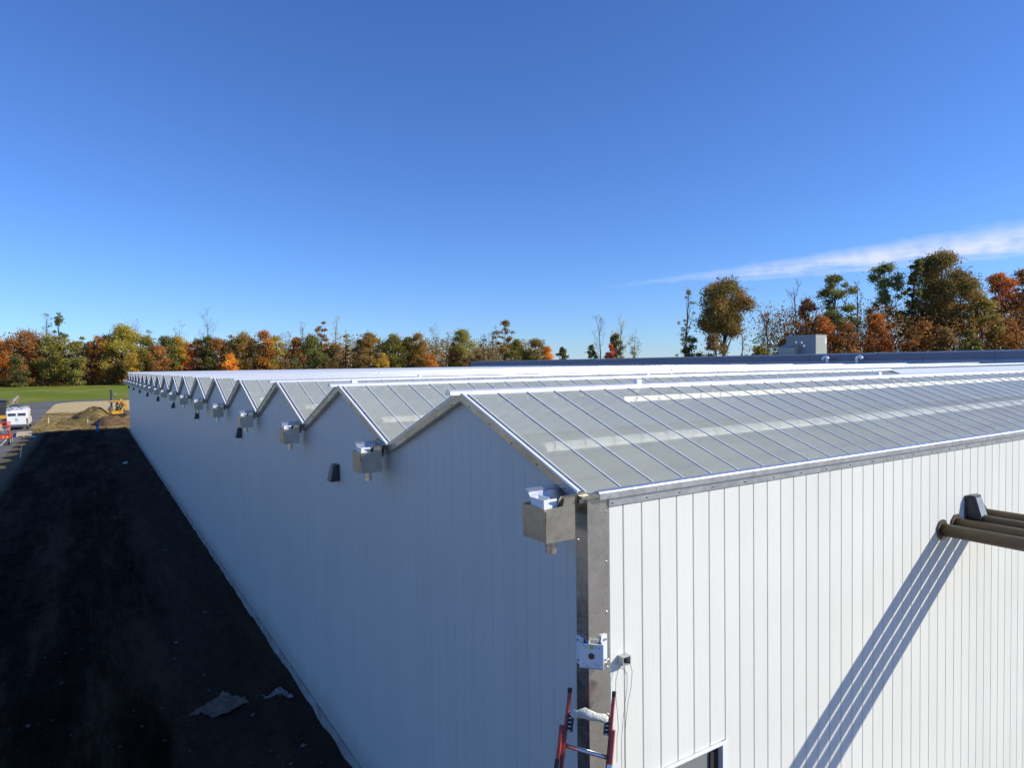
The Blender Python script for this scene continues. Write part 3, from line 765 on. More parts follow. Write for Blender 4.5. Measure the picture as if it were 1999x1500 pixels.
t2 = MB(); t2.add([(-140, -60, .004), (-16.4, -60, .004), (-16.4, 112, .004), (-15.9, 120, .004), (-140, 124, .004)], [(0, 1, 2, 3, 4)])
m = Mt('bare_tan_ground'); n1 = m.wnoise(.12, 7, .65); m.col(m.ramp(n1, [(.3, (.30, .225, .13)), (.7, (.42, .33, .20))])).set(Roughness=.95)
matte(m); tag(t2.build('bare_ground', m.m), kind='structure')
t.build('asphalt_road', M['asphalt']); tag(bpy.data.objects['asphalt_road'], kind='structure')

# spoil mound and dug earth
def mound(name, cx, cy, rx, ry, h, label, mat, seed, cat='mound'):
    nr, na = 14, 40; vs = [(cx, cy, h)]; fs = []
    for i in range(1, nr+1):
        t_ = i/nr
        for k in range(na):
            a = 2*math.pi*k/na; rr = t_*(1+.16*mn.noise(Vector((math.cos(a)*1.5, math.sin(a)*1.5, seed))))
            x = rx*rr*math.cos(a); y = ry*rr*math.sin(a)
            z = h*max(0, (1-t_**2.3))*(1+.6*nz_(x, y, .45, seed))+.34*abs(nz_(x, y, 1.3, seed+1))*(1-t_)
            vs.append((cx+x, cy+y, max(z, -.02 if i == nr else .015)))
    fs = [(0, 1+k, 1+(k+1) % na) for k in range(na)]
    for i in range(nr-1):
        for k in range(na):
            a = 1+i*na+k; b_ = 1+i*na+(k+1) % na; fs.append((a, a+na, b_+na, b_))
    b = MB(); b.v = vs; b.f = fs; me = b.mesh(name, mat, True); o = link(name, me); return tag(o, label, cat)
m = Mt('dug_earth'); n1 = m.wnoise(1.1, 7, .7); n2 = m.wnoise(6, 5, .7)
m.col(m.ramp(n1, [(.3, (.11, .075, .03)), (.55, (.24, .17, .07)), (.75, (.37, .28, .13))])).set(Roughness=.95); m.bump(n1, .9, .3, m.bump(n2, .7, .1)); matte(m); M['dug'] = m.m
m = Mt('red_brown_clods'); n1 = m.wnoise(1.4, 7, .7)
m.col(m.ramp(n1, [(.3, (.085, .048, .03)), (.55, (.19, .12, .065)), (.75, (.30, .20, .11))])).set(Roughness=.95); m.bump(n1, .9, .3); matte(m); M['clod'] = m.m
mound('earth_mound', -2.9, 97.5, 2.5, 6.5, 1.05, 'rounded brown spoil mound left of the yellow mini excavator', M['dug'], 3)
mound('earth_mound', -1.0, 84.5, 2.2, 4.0, .75, 'low reddish clod heap near the corner of the gable wall', M['clod'], 8)
mound('earth_mound', -4.6, 88.5, 2.0, 3.0, .32, 'flat brown earth heap in front of the big spoil mound', M['dug'], 12)

# stones and gravel on the soil
def stones(n, xr, yr, rr, mat, name, seed):
    r_ = random.Random(seed); b = MB()
    for _ in range(n):
        x = r_.uniform(*xr); y = yr[0]+(yr[1]-yr[0])*r_.random()**1.7; r = rr[0]+(rr[1]-rr[0])*r_.random()**3
        if x < -2.3 and r_.random() < .6: continue
        z = soil_h(x, y); vs = []
        for dx, dy, dz in ((1, 0, 0), (0, 1, 0), (-1, 0, 0), (0, -1, 0), (0, 0, .7), (0, 0, -.6)):
            f = r*r_.uniform(.7, 1.3); vs.append((x+dx*f, y+dy*f, z+dz*f+r*.15))
        b.add(vs, [(0, 1, 4), (1, 2, 4), (2, 3, 4), (3, 0, 4), (1, 0, 5), (2, 1, 5), (3, 2, 5), (0, 3, 5)])
    return tag(b.build(name, mat), kind='stuff')
stones(4200, (-7.5, -.02), (3, 34), (.008, .04), simple('grey_stone', (.065, .06, .056), .9, 0, .4, 9), 'gravel', 5)
stones(2600, (-7.5, -.3), (4, 60), (.02, .06), M['soil'], 'soil_clods', 15)
stones(45, (-4.5, -.3), (6, 22), (.03, .075), simple('pale_stone', (.14, .13, .12), .9, 0, .2, 9), 'scattered_stones', 9)
def clods(n, seed, mat, name):
    r_ = random.Random(seed); b = MB()
    for _ in range(n):
        x = r_.uniform(-8, 6); y = r_.uniform(78, 112); r = .04+.16*r_.random()**3; vs = []
        z = earth_h(x, y)
        for dx, dy, dz in ((1, 0, 0), (0, 1, 0), (-1, 0, 0), (0, -1, 0), (0, 0, .8), (0, 0, -.5)):
            f = r*r_.uniform(.6, 1.4); vs.append((x+dx*f, y+dy*f, z+dz*f+r*.2))
        b.add(vs, [(0, 1, 4), (1, 2, 4), (2, 3, 4), (3, 0, 4), (1, 0, 5), (2, 1, 5), (3, 2, 5), (0, 3, 5)])
    return tag(b.build(name, mat), kind='stuff')
clods(1500, 31, M['dug'], 'earth_clods')
def rock(x, y, r, label, c=(.34, .33, .32)):
    import bmesh
    me = bpy.data.meshes.new('stone'); bm = bmesh.new(); bmesh.ops.create_icosphere(bm, subdivisions=2, radius=r)
    for v in bm.verts: v.co *= 1+.3*mn.noise(v.co*3/r+Vector((x, y, 0))); v.co.z *= .65
    bm.to_mesh(me); bm.free(); me.materials.append(simple('stone_'+str(int(x*100)), c, .9, 0, .2, 20))
    o = link('stone', me, None, (x, y, soil_h(x, y)+r*.25)); tag(o, label, 'stone')
rock(-1.303, 46.16, .16, 'pale stone lying alone in the shadow halfway along the gable wall', (.5, .5, .5))
rock(-7.62, 71.3, .22, 'whitish lump beside the plywood sheets', (.6, .55, .45))

# crumpled sheet and torn strip on the soil
def crumple(name, outline, label, cat, mat, z=.05, amp=.10, n=26, seed=1):
    xs = [p[0] for p in outline]; ys = [p[1] for p in outline]
    import bmesh
    def inside(x, y):
        c_ = False; j = len(outline)-1
        for i in range(len(outline)):
            if (outline[i][1] > y) != (outline[j][1] > y) and x < (outline[j][0]-outline[i][0])*(y-outline[i][1])/(outline[j][1]-outline[i][1])+outline[i][0]: c_ = not c_
            j = i
        return c_
    b = MB(); idx = {}
    dx = (max(xs)-min(xs))/n; dy = (max(ys)-min(ys))/n
    def vid(i, j):
        if (i, j) not in idx:
            x = min(xs)+i*dx; y = min(ys)+j*dy
            idx[(i, j)] = len(b.v); b.v.append((x+.02*mn.noise(Vector((x*9, y*9, 1))), y+.02*mn.noise(Vector((x*9, y*9, 5))), soil_h(x, y)+z+amp*abs(nz_(x, y, 2.6, seed))+.03*nz_(x, y, 8, seed)))
        return idx[(i, j)]
    for i in range(n):
        for j in range(n):
            if inside(min(xs)+(i+.5)*dx, min(ys)+(j+.5)*dy): b.f.append((vid(i, j), vid(i+1, j), vid(i+1, j+1), vid(i, j+1)))
    me = b.mesh(name, mat, False); o = link(name, me); md = o.modifiers.new('thickness', 'SOLIDIFY'); md.thickness = .006
    return tag(o, label, cat)
crumple('paper_sheet', [(-1.85, 8.80), (-1.72, 9.0), (-1.5, 9.15), (-1.2, 9.38), (-.98, 9.15), (-.86, 8.78), (-1.02, 8.7), (-1.12, 8.62), (-1.28, 8.55), (-1.5, 8.62), (-1.62, 8.86)], 'crumpled brown kraft paper sheet lying on the dark soil', 'paper sheet', simple('kraft_paper', (.17, .135, .10), .85, 0, .2, 5), .015, .06, 30, 4)
crumple('torn_strip', [(-.62, 8.95), (-.5, 8.84), (-.36, 8.95), (-.26, 8.98), (-.2, 8.75), (-.13, 8.45), (-.2, 8.42), (-.28, 8.7), (-.38, 8.82), (-.5, 8.76)], 'torn grey plastic strip on the soil near the foot of the wall', 'plastic strip', simple('grey_film', (.17, .16, .15), .6, 0, .2, 8), .02, .07, 30, 7)

# plywood, stakes, blue pipe stub
o = empty('plywood_stack', (-8.6, 75.6, 0), 'pale plywood sheets lying on bearers at the asphalt edge', 'plywood stack', None, .06)
mply = simple('plywood', (.62, .50, .30), .7, 0, .1, 2)
for q in range(3): MB().box(-.62+.02*q, -2.4, .10+q*.028, .60+.02*q, 2.2-.1*q, .125+q*.028).build('sheet', mply, o)
for q in (-.5, 0, .5): MB().box(q-.05, -2.35, .008, q+.05, 2.1, .098).build('bearer', mply, o)
for (x, y, hh, lb) in ((-7.2, 89, .75, 'white survey stake standing in the brown earth right of the van'), (-3.4, 87.0, .5, 'short pale survey stake in front of the spoil mound')):
    t = MB(); t.prism([(x-.03, y-.015, -.05), (x+.03, y-.015, -.05), (x+.03, y-.015, hh), (x, y-.015, hh+.04), (x-.03, y-.015, hh)], (0, .03, 0)); tag(t.build('survey_stake', simple('stake_wood', (.75, .70, .58), .7)), lb, 'stake', 'survey stakes')
t = MB(); t.tube([(-7.0, 47.5, .0), (-6.86, 47.9, 1.5)], .02, 6); tag(t.build('marker_rod', simple('grey_rod', (.10, .09, .10), .6)), 'thin grey rod standing on the soil at the left edge', 'rod')
o = empty('water_valve', (-2.6, 73.6, 0), 'blue valve riser standing where the shadow ends', 'valve')
mb_ = simple('blue_pvc', (.05, .20, .42), .4)
MB().tube([(0, 0, -.02), (0, 0, .62)], .12, 12).build('riser', mb_, o, True); MB().tube([(0, 0, .62), (0, 0, 1.05)], .07, 10).build('stem', mb_, o, True)
MB().tube([(-.17, 0, 1.02), (.17, 0, 1.02)], .03, 8).build('handle', M['bronze'], o)

# ================================================================ VEHICLES
def wheel(parent, x, y, r, w, rimmat=None):
    o = MB().tube([(x-w/2, y, r), (x-w/2+.03, y, r), (x+w/2-.03, y, r), (x+w/2, y, r)], [r*.93, r, r, r*.93], 20).build('wheel', mblk, parent)
    MB().tube([(x-w/2-.006, y, r), (x+w/2+.006, y, r)], r*.58, 14).build('rim', rimmat or M['alu'], o); return o
mvan = simple('white_van_paint', (.80, .80, .80), .25, 0, .02); mglass = simple('dark_vehicle_glass', (.05, .055, .06), .1); mplast = simple('grey_bumper_plastic', (.10, .10, .11), .6)
v = empty('cargo_van', (-9.62, 82.5, .0), 'white cargo van seen from behind with ladders on its roof rack', 'van', None, .0)
# body profile along y (0 = rear), extruded in x
prof = [(.02, .42), (.0, 1.0), (.06, 1.9), (.22, 2.06), (3.6, 2.06), (4.1, 1.98), (4.85, 1.25), (5.5, 1.05), (5.6, .85), (5.6, .42)]
b = MB(); hw = .93
b.prism([(-hw, y, z) for y, z in prof], (2*hw, 0, 0)); b.build('body', mvan, v, bevel=.06)
MB().box(-.93, -.10, .32, .93, .08, .56).build('rear_bumper', mplast, v, bevel=.03)
for s in (-1, 1):
    b = MB(); x0, x1 = (-.82, -.015) if s < 0 else (.015, .82)
    b.add([(x0, -.020, .60), (x1, -.020, .60), (x1, .035, 1.82), (x0, .035, 1.82), (x0, .06, .60), (x1, .06, .60), (x1, .10, 1.82), (x0, .10, 1.82)], [(3, 2, 1, 0), (4, 5, 6, 7), (0, 1, 5, 4), (1, 2, 6, 5), (2, 3, 7, 6), (3, 0, 4, 7)])
    dr = b.build('rear_door', mvan, v)
    xa, xb = x0+.07, x1-.07
    b = MB(); b.add([(xa, -.003, 1.48), (xb, -.003, 1.48), (xb, .020, 1.76), (xa, .020, 1.76), (xa, .03, 1.48), (xb, .03, 1.48), (xb, .05, 1.76), (xa, .05, 1.76)], [(3, 2, 1, 0), (4, 5, 6, 7), (0, 1, 5, 4), (1, 2, 6, 5), (2, 3, 7, 6), (3, 0, 4, 7)])
    b.build('door_window', mglass, dr)
    MB().box(s*.875-.045, -.045, .62, s*.875+.045, .02, 1.22).build('tail_light', simple('tail_light_'+('l' if s < 0 else 'r'), (.35, .02, .02), .2), v)
    MB().box(s*.93-.015 if s > 0 else -.945, 3.55, 1.28, .945 if s > 0 else -.915, 4.35, 1.80).build('cab_window', mglass, v)
    b = MB(); b.box(s*1.0-.10, 4.25, 1.15, s*1.0+.10, 4.35, 1.45); b.build('mirror', mplast, v, bevel=.02)
    for yy in (.95, 4.55): wheel(v, s*.82, yy, .34, .22)
b = MB(); b.add([(-.8, 4.13, 1.97), (.8, 4.13, 1.97), (.8, 4.80, 1.32), (-.8, 4.80, 1.32), (-.8, 4.12, 1.93), (.8, 4.12, 1.93), (.8, 4.75, 1.28), (-.8, 4.75, 1.28)], [(0, 1, 2, 3), (7, 6, 5, 4), (0, 4, 5, 1), (1, 5, 6, 2), (2, 6, 7, 3), (3, 7, 4, 0)])
b.build('windscreen', mglass, v)
b = MB(); b.box(-.13, -.030, .98, .13, -.021, 1.12); b.build('number_plate', simple('plate', (.5, .5, .52), .5), v)
b = MB(); b.tube([(-.12, -.03, 1.2), (.05, -.03, 1.2)], .02, 6); b.build('door_handle', mplast, v)
for yy in (.4, 1.6, 2.9): rk = MB(); rk.bar((-.9, yy, 2.20), (.9, yy, 2.20), .05, .04); rk.box(-.9, yy-.03, 2.04, -.86, yy+.03, 2.19); rk.box(.86, yy-.03, 2.04, .9, yy+.03, 2.19); rk.build('rack_bar', mvan, v)
def van_ladder(x, z, lab, ln=4.6, dy=-.2, tilt=0):
    o = empty('ladder', (v.location.x+x, v.location.y+dy, z), lab, 'ladder', 'ladders on the van roof', tilt)
    for s in (-.19, .19): MB().box(s-.02, 0, 0, s+.02, ln, .07).build('rail', M['alu'], o)
    q = .2
    while q < ln: MB().box(-.169, q-.015, .02, .169, q+.015, .05).build('rung', M['alu'], o); q += .3
van_ladder(-.45, 2.225, 'aluminium ladder on the left of the van roof rack')
van_ladder(.25, 2.225, 'aluminium ladder on the right of the van roof rack', 5.6, .2, -.06)

# red scissor lift
myel = simple('construction_yellow', (.66, .36, .025), .4, 0, .12, 3); mredp = simple('red_machine_paint', (.62, .06, .03), .4, 0, .1); mgw = simple('pale_grey_wheel', (.55, .58, .55), .5)
o = empty('scissor_lift', (-9.5, 66.2, 0), 'small red lift machine with pale wheels at the left edge of the photo', 'lift')
b = MB(); b.box(-.55, -.8, .52, .62, 1.1, .86); b.build('chassis', mredp, o, bevel=.03)
for s in (-1, 1):
    for yy in (-.6, .85):
        w_ = MB().tube([(s*.56-.09, yy, .30), (s*.56+.09, yy, .30)], .30, 18).build('wheel', mblk, o); MB().tube([(s*.56-.097, yy, .30), (s*.56+.097, yy, .30)], .22, 14).build('rim', mgw, w_)
b = MB()
for s in (-.42, .42):
    for q in range(3):
        b.bar((s, -.6, .9+q*.10), (s, .9, 1.0+q*.10), .05, .05); b.bar((s+.06, -.6, 1.0+q*.10), (s+.06, .9, .9+q*.10), .05, .05)
b.build('scissor_arms', M['galv_dull'], o)
b = MB(); b.box(-.5, -.8, 1.24, .55, 1.1, 1.30); b.build('platform', mgw, o)
b = MB()
for x in (-.49, .54):
    for z in (1.55, 1.85): b.tube([(x, -.79, z), (x, 1.09, z)], .025, 8)
    for yy in (-.79, .15, 1.09): b.tube([(x, yy, 1.3), (x, yy, 1.85)], .025, 8)
for yy in (-.79, 1.09):
    for z in (1.55, 1.85): b.tube([(-.49, yy, z), (.54, yy, z)], .025, 8)
b.build('guard_rail', mredp, o)
MB().box(-.45, -.83, 1.32, .15, -.80, 1.80).build('tan_panel', simple('tan_board', (.55, .36, .18), .6), o)
b = MB(); b.tube([(.30, -.80, 1.3), (.52, -.84, 1.45), (.60, -.84, 1.15), (.60, -.84, .88)], .05, 8); b.build('side_guard', mredp, o, smooth=True)
MB().box(.12, -.84, .95, .34, -.81, 1.2).build('control_box', M['galv_dull'], o)
for q in (-.35, -.1, .2, .45): MB().box(q-.05, -.812, .60, q+.05, -.801, .78).build('decal', simple('orange_decal', (.75, .40, .12), .5), o)
b = MB(); b.bar((-.3, -.85, .5), (.05, -.95, .03), .05, .05); b.bar((.4, -.85, .5), (.05, -.95, .03), .05, .05); b.build('support_legs', mgw, o)
# yellow excavator cut by the left edge
o = empty('excavator', (-12.45, 92.5, 0), 'yellow tracked excavator with dark cab at the far left edge', 'excavator')
for s in (-1, 1):
    b = MB(); b.prism([(s*1.1-.28, -1.7, .25), (s*1.1-.28, -1.4, .02), (s*1.1-.28, 1.4, .02), (s*1.1-.28, 1.7, .25), (s*1.1-.28, 1.6, .62), (s*1.1-.28, -1.6, .62)], (.56, 0, 0)); b.build('track', mblk, o)
MB().box(-1.4, -1.6, .75, 1.45, 1.6, 1.15).build('house_frame', myel, o, bevel=.04)
MB().box(-1.35, .1, 1.151, .1, 1.55, 1.75).build('engine_cover', myel, o, bevel=.05)
b = MB(); b.prism([(.2, -1.4, 1.151), (.2, .9, 1.151), (.2, .9, 2.75), (.2, -1.1, 2.8), (.2, -1.45, 2.0)], (1.1, 0, 0)); b.build('cab', mglass, o, bevel=.03)
MB().box(.15, -1.35, 2.81, 1.35, 1.0, 2.9).build('cab_roof', mplast, o)
b = MB(); b.bar((1.62, -1.0, 1.1), (1.75, -.6, 2.7), .25, .3); b.bar((1.75, -.6, 2.7), (2.25, .2, 3.2), .22, .25); b.build('boom', simple('worn_grey_boom', (.30, .26, .22), .6, 0, .2), o)
b = MB(); b.bar((2.25, .2, 3.2), (2.1, -.8, 2.2), .18, .22); b.tube([(1.7, -.9, 1.9), (2.1, -.2, 2.9)], .06, 8); b.build('stick', simple('worn_brown_stick', (.22, .17, .13), .6, 0, .2), o)
b = MB(); b.prism([(1.85, -1.2, 2.3), (1.85, -.6, 2.35), (1.85, -.6, 1.95), (1.85, -1.0, 1.75)], (.5, 0, 0)); b.build('bucket', mplast, o)

# yellow mini excavator by the wall's far end
o = empty('mini_excavator', (-.15, 96.3, 0), 'yellow mini excavator with canopy working past the far end of the wall', 'excavator')
for s in (-1, 1):
    b = MB(); b.prism([(-1.0, s*.62-.16, .2), (-.8, s*.62-.16, .02), (.8, s*.62-.16, .02), (1.0, s*.62-.16, .2), (.9, s*.62-.16, .45), (-.9, s*.62-.16, .45)], (0, .32, 0)); b.build('track', mblk, o)
b = MB(); b.box(-.72, -.62, .50, .62, .62, .86); b.build('body', myel, o, bevel=.04)
MB().box(-.95, -.55, .60, -.5, .55, 1.45).build('engine_cover', mplast, o, bevel=.05)
MB().box(-1.08, -.4, .95, -.955, .0, 1.25).build('exhaust_shield', mgw, o)
b = MB()
for x in (-.55, .45):
    for yy in (-.5, .5): b.tube([(x, yy, .86), (x-.03, yy, 1.98)], .035, 8)
b.build('canopy_post', mplast, o)
MB().box(-1.0, -.6, 1.98, .60, .6, 2.08).build('canopy', simple('brown_canopy_edge', (.30, .20, .09), .6), o)
MB().box(-.85, -.52, 2.081, .55, .52, 2.20).build('canopy_top', myel, o, bevel=.03)
b = MB(); b.bar((.45, -.1, .9), (1.05, -.15, 1.75), .18, .22); b.build('boom', myel, o)
b = MB(); b.bar((.35, -.1, 2.35), (.82, -.15, 1.95), .16, .2); b.bar((.8, -.15, 2.0), (1.12, -.2, .9), .16, .18); b.build('stick', myel, o)
b = MB(); b.prism([(.95, -.45, .9), (1.25, -.45, .85), (1.3, -.45, .35), (1.0, -.45, .25)], (0, .6, 0)); b.build('bucket', mplast, o)
b = MB(); b.bar((.3, -.65, .75), (.75, -.68, 1.30), .10, .10); b.bar((.3, -.66, .55), (-.6, -.66, .52), .10, .10); b.build('blade_arm', myel, o)
MB().box(-.25, -.25, .861, .15, .25, 1.15).build('seat', mblk, o, bevel=.04)
# dark upright drilling mast behind it
o = empty('drill_mast', (-.75, 99.6, 0), 'dark upright mast with slanting brace behind the mini excavator', 'drill rig')
MB().box(-.1, -.1, 0, .1, .1, 3.55).build('mast', mblk, o)
b = MB(); b.bar((.0, 0, 3.3), (.75, 0, 2.0), .10, .10); b.build('brace', mplast, o); b = MB(); b.bar((.75, 0, 2.05), (.75, 0, .0), .1, .1); b.build('post', mplast, o)
MB().box(-.6, -.5, .25, 1.0, .5, .9).build('base', myel, o, bevel=.04)
MB().tube([(.5, -.1, 2.9), (.5, .1, 2.9)], .12, 10).build('sheave', M['alu'], o)

# ---------------------------------------------------------------- people
def person(loc, rz, joints, edges, rad, label, cloth, parts, group=None):
    o = empty('person', loc, label, 'person', group, rz)
    me = bpy.data.meshes.new('body'); names = list(joints); me.from_pydata([joints[n] for n in names], [(names.index(a), names.index(b)) for a, b in edges], [])
    ob = link('body', me, o); sk = ob.modifiers.new('skin', 'SKIN'); sv = me.skin_vertices[0].data
    for i, n in enumerate(names): sv[i].radius = (rad[n], rad[n]); sv[i].use_root = (n == 'hip')
    ss = ob.modifiers.new('sub', 'SUBSURF'); ss.levels = 1; ss.render_levels = 1
    me.materials.append(cloth)
    for nm, mesh_, mt in parts: mesh_.build(nm, mt, o, smooth=True)
    return o
def man_parts(h, vest, hat, lean=0):
    a = MB(); a.tube([(0, lean*.6, h-.62), (0, lean*.8, h-.50), (0, lean, h-.34), (0, lean, h-.29)], [.165, .19, .20, .13], 14)
    hd = MB(); hd.tube([(0, lean, h-.28), (0, lean+.01, h-.23), (0, lean+.02, h-.15), (0, lean+.02, h-.06), (0, lean+.015, h)], [.055, .075, .10, .10, .05], 12)
    ht = MB(); ht.tube([(0, lean+.02, h-.07), (0, lean+.02, h-.065), (0, lean+.02, h-.06), (0, lean+.015, h+.02), (0, lean+.01, h+.05)], [.15, .15, .12, .11, .05], 14)
    fc = MB(); fc.tube([(0, lean+.11, h-.17), (0, lean+.145, h-.165)], [.02, .012], 6)
    return [('vest', a, vest), ('head', hd, simple('skin_tone', (.42, .26, .18), .6)), ('hard_hat', ht, hat), ('nose', fc, simple('skin_tone2', (.42, .26, .18), .6))]
J = dict(hip=(0, 0, .95), waist=(0, 0, 1.12), chest=(0, 0, 1.38), neck=(0, 0, 1.52), ls=(-.19, 0, 1.42), le=(-.26, .05, 1.16), lh=(-.22, .25, 1.02), rs=(.19, 0, 1.42), re=(.27, .03, 1.15), rh=(.25, .2, .98),
         lk=(-.11, .03, .50), la=(-.12, 0, .09), lt=(-.12, .16, .05), rk=(.11, .02, .50), ra=(.12, 0, .09), rt=(.12, .16, .05), lhip=(-.10, 0, .88), rhip=(.10, 0, .88))
Ed = [('hip', 'waist'), ('waist', 'chest'), ('chest', 'neck'), ('chest', 'ls'), ('ls', 'le'), ('le', 'lh'), ('chest', 'rs'), ('rs', 're'), ('re', 'rh'), ('hip', 'lhip'), ('lhip', 'lk'), ('lk', 'la'), ('la', 'lt'), ('hip', 'rhip'), ('rhip', 'rk'), ('rk', 'ra'), ('ra', 'rt')]
Rr = dict(hip=.14, waist=.13, chest=.15, neck=.06, ls=.075, le=.05, lh=.04, rs=.075, re=.05, rh=.04, lk=.065, la=.05, lt=.04, rk=.065, ra=.05, rt=.04, lhip=.10, rhip=.10)
mor = simple('orange_vest', (.80, .22, .04), .7); mhv = simple('yellow_green_vest', (.45, .62, .08), .7); mhat = simple('dark_cap', (.03, .03, .03), .6); mjean = simple('dark_work_clothes', (.05, .06, .08), .8)
person((.12, 99.0, .38), 2.8, J, Ed, Rr, 'worker in orange vest and dark cap standing behind the mini excavator, left', mjean, man_parts(1.80, mor, mhat))
person((.62, 99.3, .38), 3.4, J, Ed, Rr, 'worker in orange vest and dark cap at the right, close to the wall corner', mjean, man_parts(1.76, mor, mhat))
tag((MB().box(-.5, 98.4, 0, 1.2, 100, .38).build('standing_board', M['dug'])), 'low earth step under the two workers', 'step')
J2 = dict(J); J2.update(lk=(-.13, .42, .98), la=(-.13, .50, .58), lt=(-.13, .62, .54), rk=(.13, .42, .98), ra=(.13, .50, .58), rt=(.13, .62, .54), lh=(-.15, .36, 1.1), rh=(.15, .36, 1.1))
person((-.20, 96.3, .28), -1.4, J2, Ed, Rr, 'operator in yellow green vest seated in the mini excavator', mjean, man_parts(1.70, mhv, simple('grey_cap', (.05, .06, .05), .6)))

# ================================================================ TREES
PAL = {  # two leaf colours, mixed per clump
 'orange': ((.26, .085, .018), (.34, .16, .03)), 'brightorange': ((.42, .13, .012), (.50, .22, .03)), 'rust': ((.16, .055, .022), (.24, .10, .03)),
 'redorange': ((.26, .045, .016), (.30, .12, .03)), 'red': ((.34, .025, .018), (.26, .04, .02)), 'redbrown': ((.15, .045, .028), (.11, .06, .035)),
 'brown': ((.105, .065, .035), (.155, .09, .04)), 'goldbrown': ((.17, .105, .03), (.22, .13, .03)), 'gold': ((.32, .20, .022), (.24, .16, .03)), 'yellow': ((.27, .22, .03), (.19, .18, .035)),
 'yellowolive': ((.19, .165, .028), (.12, .125, .03)), 'olive': ((.095, .105, .026), (.14, .125, .03)), 'green': ((.055, .080, .024), (.085, .10, .028)), 'darkgreen': ((.032, .048, .020), (.055, .065, .022)),
 'greenbrown': ((.085, .070, .024), (.145, .080, .026)), 'brownolive': ((.12, .10, .035), (.15, .11, .045)), 'greygreen': ((.10, .12, .075), (.14, .14, .09)), 'palegreen': ((.13, .15, .06), (.17, .17, .06)),
 'grey': ((.14, .12, .10), (.17, .14, .11)), 'purple': ((.13, .085, .08), (.16, .10, .09)), 'pale': ((.36, .34, .26), (.42, .38, .28))}
for k_ in PAL: PAL[k_] = tuple(tuple(min(1, x*2.4*.74+w*.34) for x, w in zip(c, (.40, .30, .11))) for c in PAL[k_])  # all leaf colours lifted and warmed, a lightening that replaces haze
leaf_m = {}
def leaf_mat(c):
    if c in leaf_m: return leaf_m[c]
    m = Mt('leaves_'+c); at = m.n('ShaderNodeAttribute'); at.attribute_name = 'tint'
    a, b = PAL[c]
    cc = m.ramp(at.outputs['Fac'], [(0.0, tuple(x*.72 for x in a)), (.35, a), (.75, b), (1.0, tuple(min(1, x*1.35) for x in b))])
    m.t.nodes.remove(m.b)
    d = m.n('ShaderNodeBsdfDiffuse'); tr = m.n('ShaderNodeBsdfTranslucent'); mx = m.n('ShaderNodeMixShader'); mx.inputs[0].default_value = .45
    m.l(cc, d.inputs[0]); m.l(cc, tr.inputs[0]); m.l(d.outputs[0], mx.inputs[1]); m.l(tr.outputs[0], mx.inputs[2]); m.l(mx.outputs[0], m.out.inputs[0])
    leaf_m[c] = m.m; return m.m
bark = {'dark': simple('dark_bark', (.055, .045, .038), .95, 0, .3, 2), 'grey': simple('grey_bark', (.17, .15, .13), .95, 0, .3, 2)}
def leaves_mesh(name, P, size, tint, mat, flat=.0):
    n = len(P)
    A = rng.normal(size=(n, 3)); A /= np.linalg.norm(A, axis=1)[:, None]
    B = rng.normal(size=(n, 3)); B -= A*(A*B).sum(1)[:, None]; B /= np.linalg.norm(B, axis=1)[:, None]
    s = (size*rng.uniform(.6, 1.3, n))[:, None]
    A = A*s*.5; B = B*s*.36
    V = np.stack([P-A, P+B, P+A, P-B], 1).reshape(-1, 3).astype(np.float32)
    me = bpy.data.meshes.new(name); me.vertices.add(4*n); me.vertices.foreach_set('co', V.ravel())
    me.loops.add(4*n); me.loops.foreach_set('vertex_index', np.arange(4*n, dtype=np.int32))
    me.polygons.add(n); me.polygons.foreach_set('loop_start', np.arange(0, 4*n, 4, dtype=np.int32)); me.polygons.foreach_set('loop_total', np.full(n, 4, dtype=np.int32))
    at = me.attributes.new('tint', 'FLOAT', 'POINT'); at.data.foreach_set('value', np.repeat(tint, 4).astype(np.float32))
    me.materials.append(mat); me.update(); me.validate(); return me
def branch_out(b, p, d, ln, r, depth, R_, tips, spread=.55, up=.25):
    pts = [Vector(p)]; rs = [r]; q = Vector(p); dv = Vector(d).normalized()
    for k in range(3):
        dv = (dv+Vector((R_.gauss(0, .12), R_.gauss(0, .12), up*.25))).normalized(); q = q+dv*ln/3; pts.append(q.copy()); rs.append(r*(1-.22*(k+1)))
    b.tube(pts, rs, 4 if depth < 3 else 5, cap=False)
    if depth <= 0: tips.append(q); return
    for k in range(R_.choice((2, 3, 3))):
        nd = (dv+Vector((R_.gauss(0, spread), R_.gauss(0, spread), R_.gauss(up, .2)))).normalized()
        branch_out(b, pts[2] if k == 2 else q, nd, ln*R_.uniform(.6, .85), max(r*.5, .018), depth-1, R_, tips, spread, up)
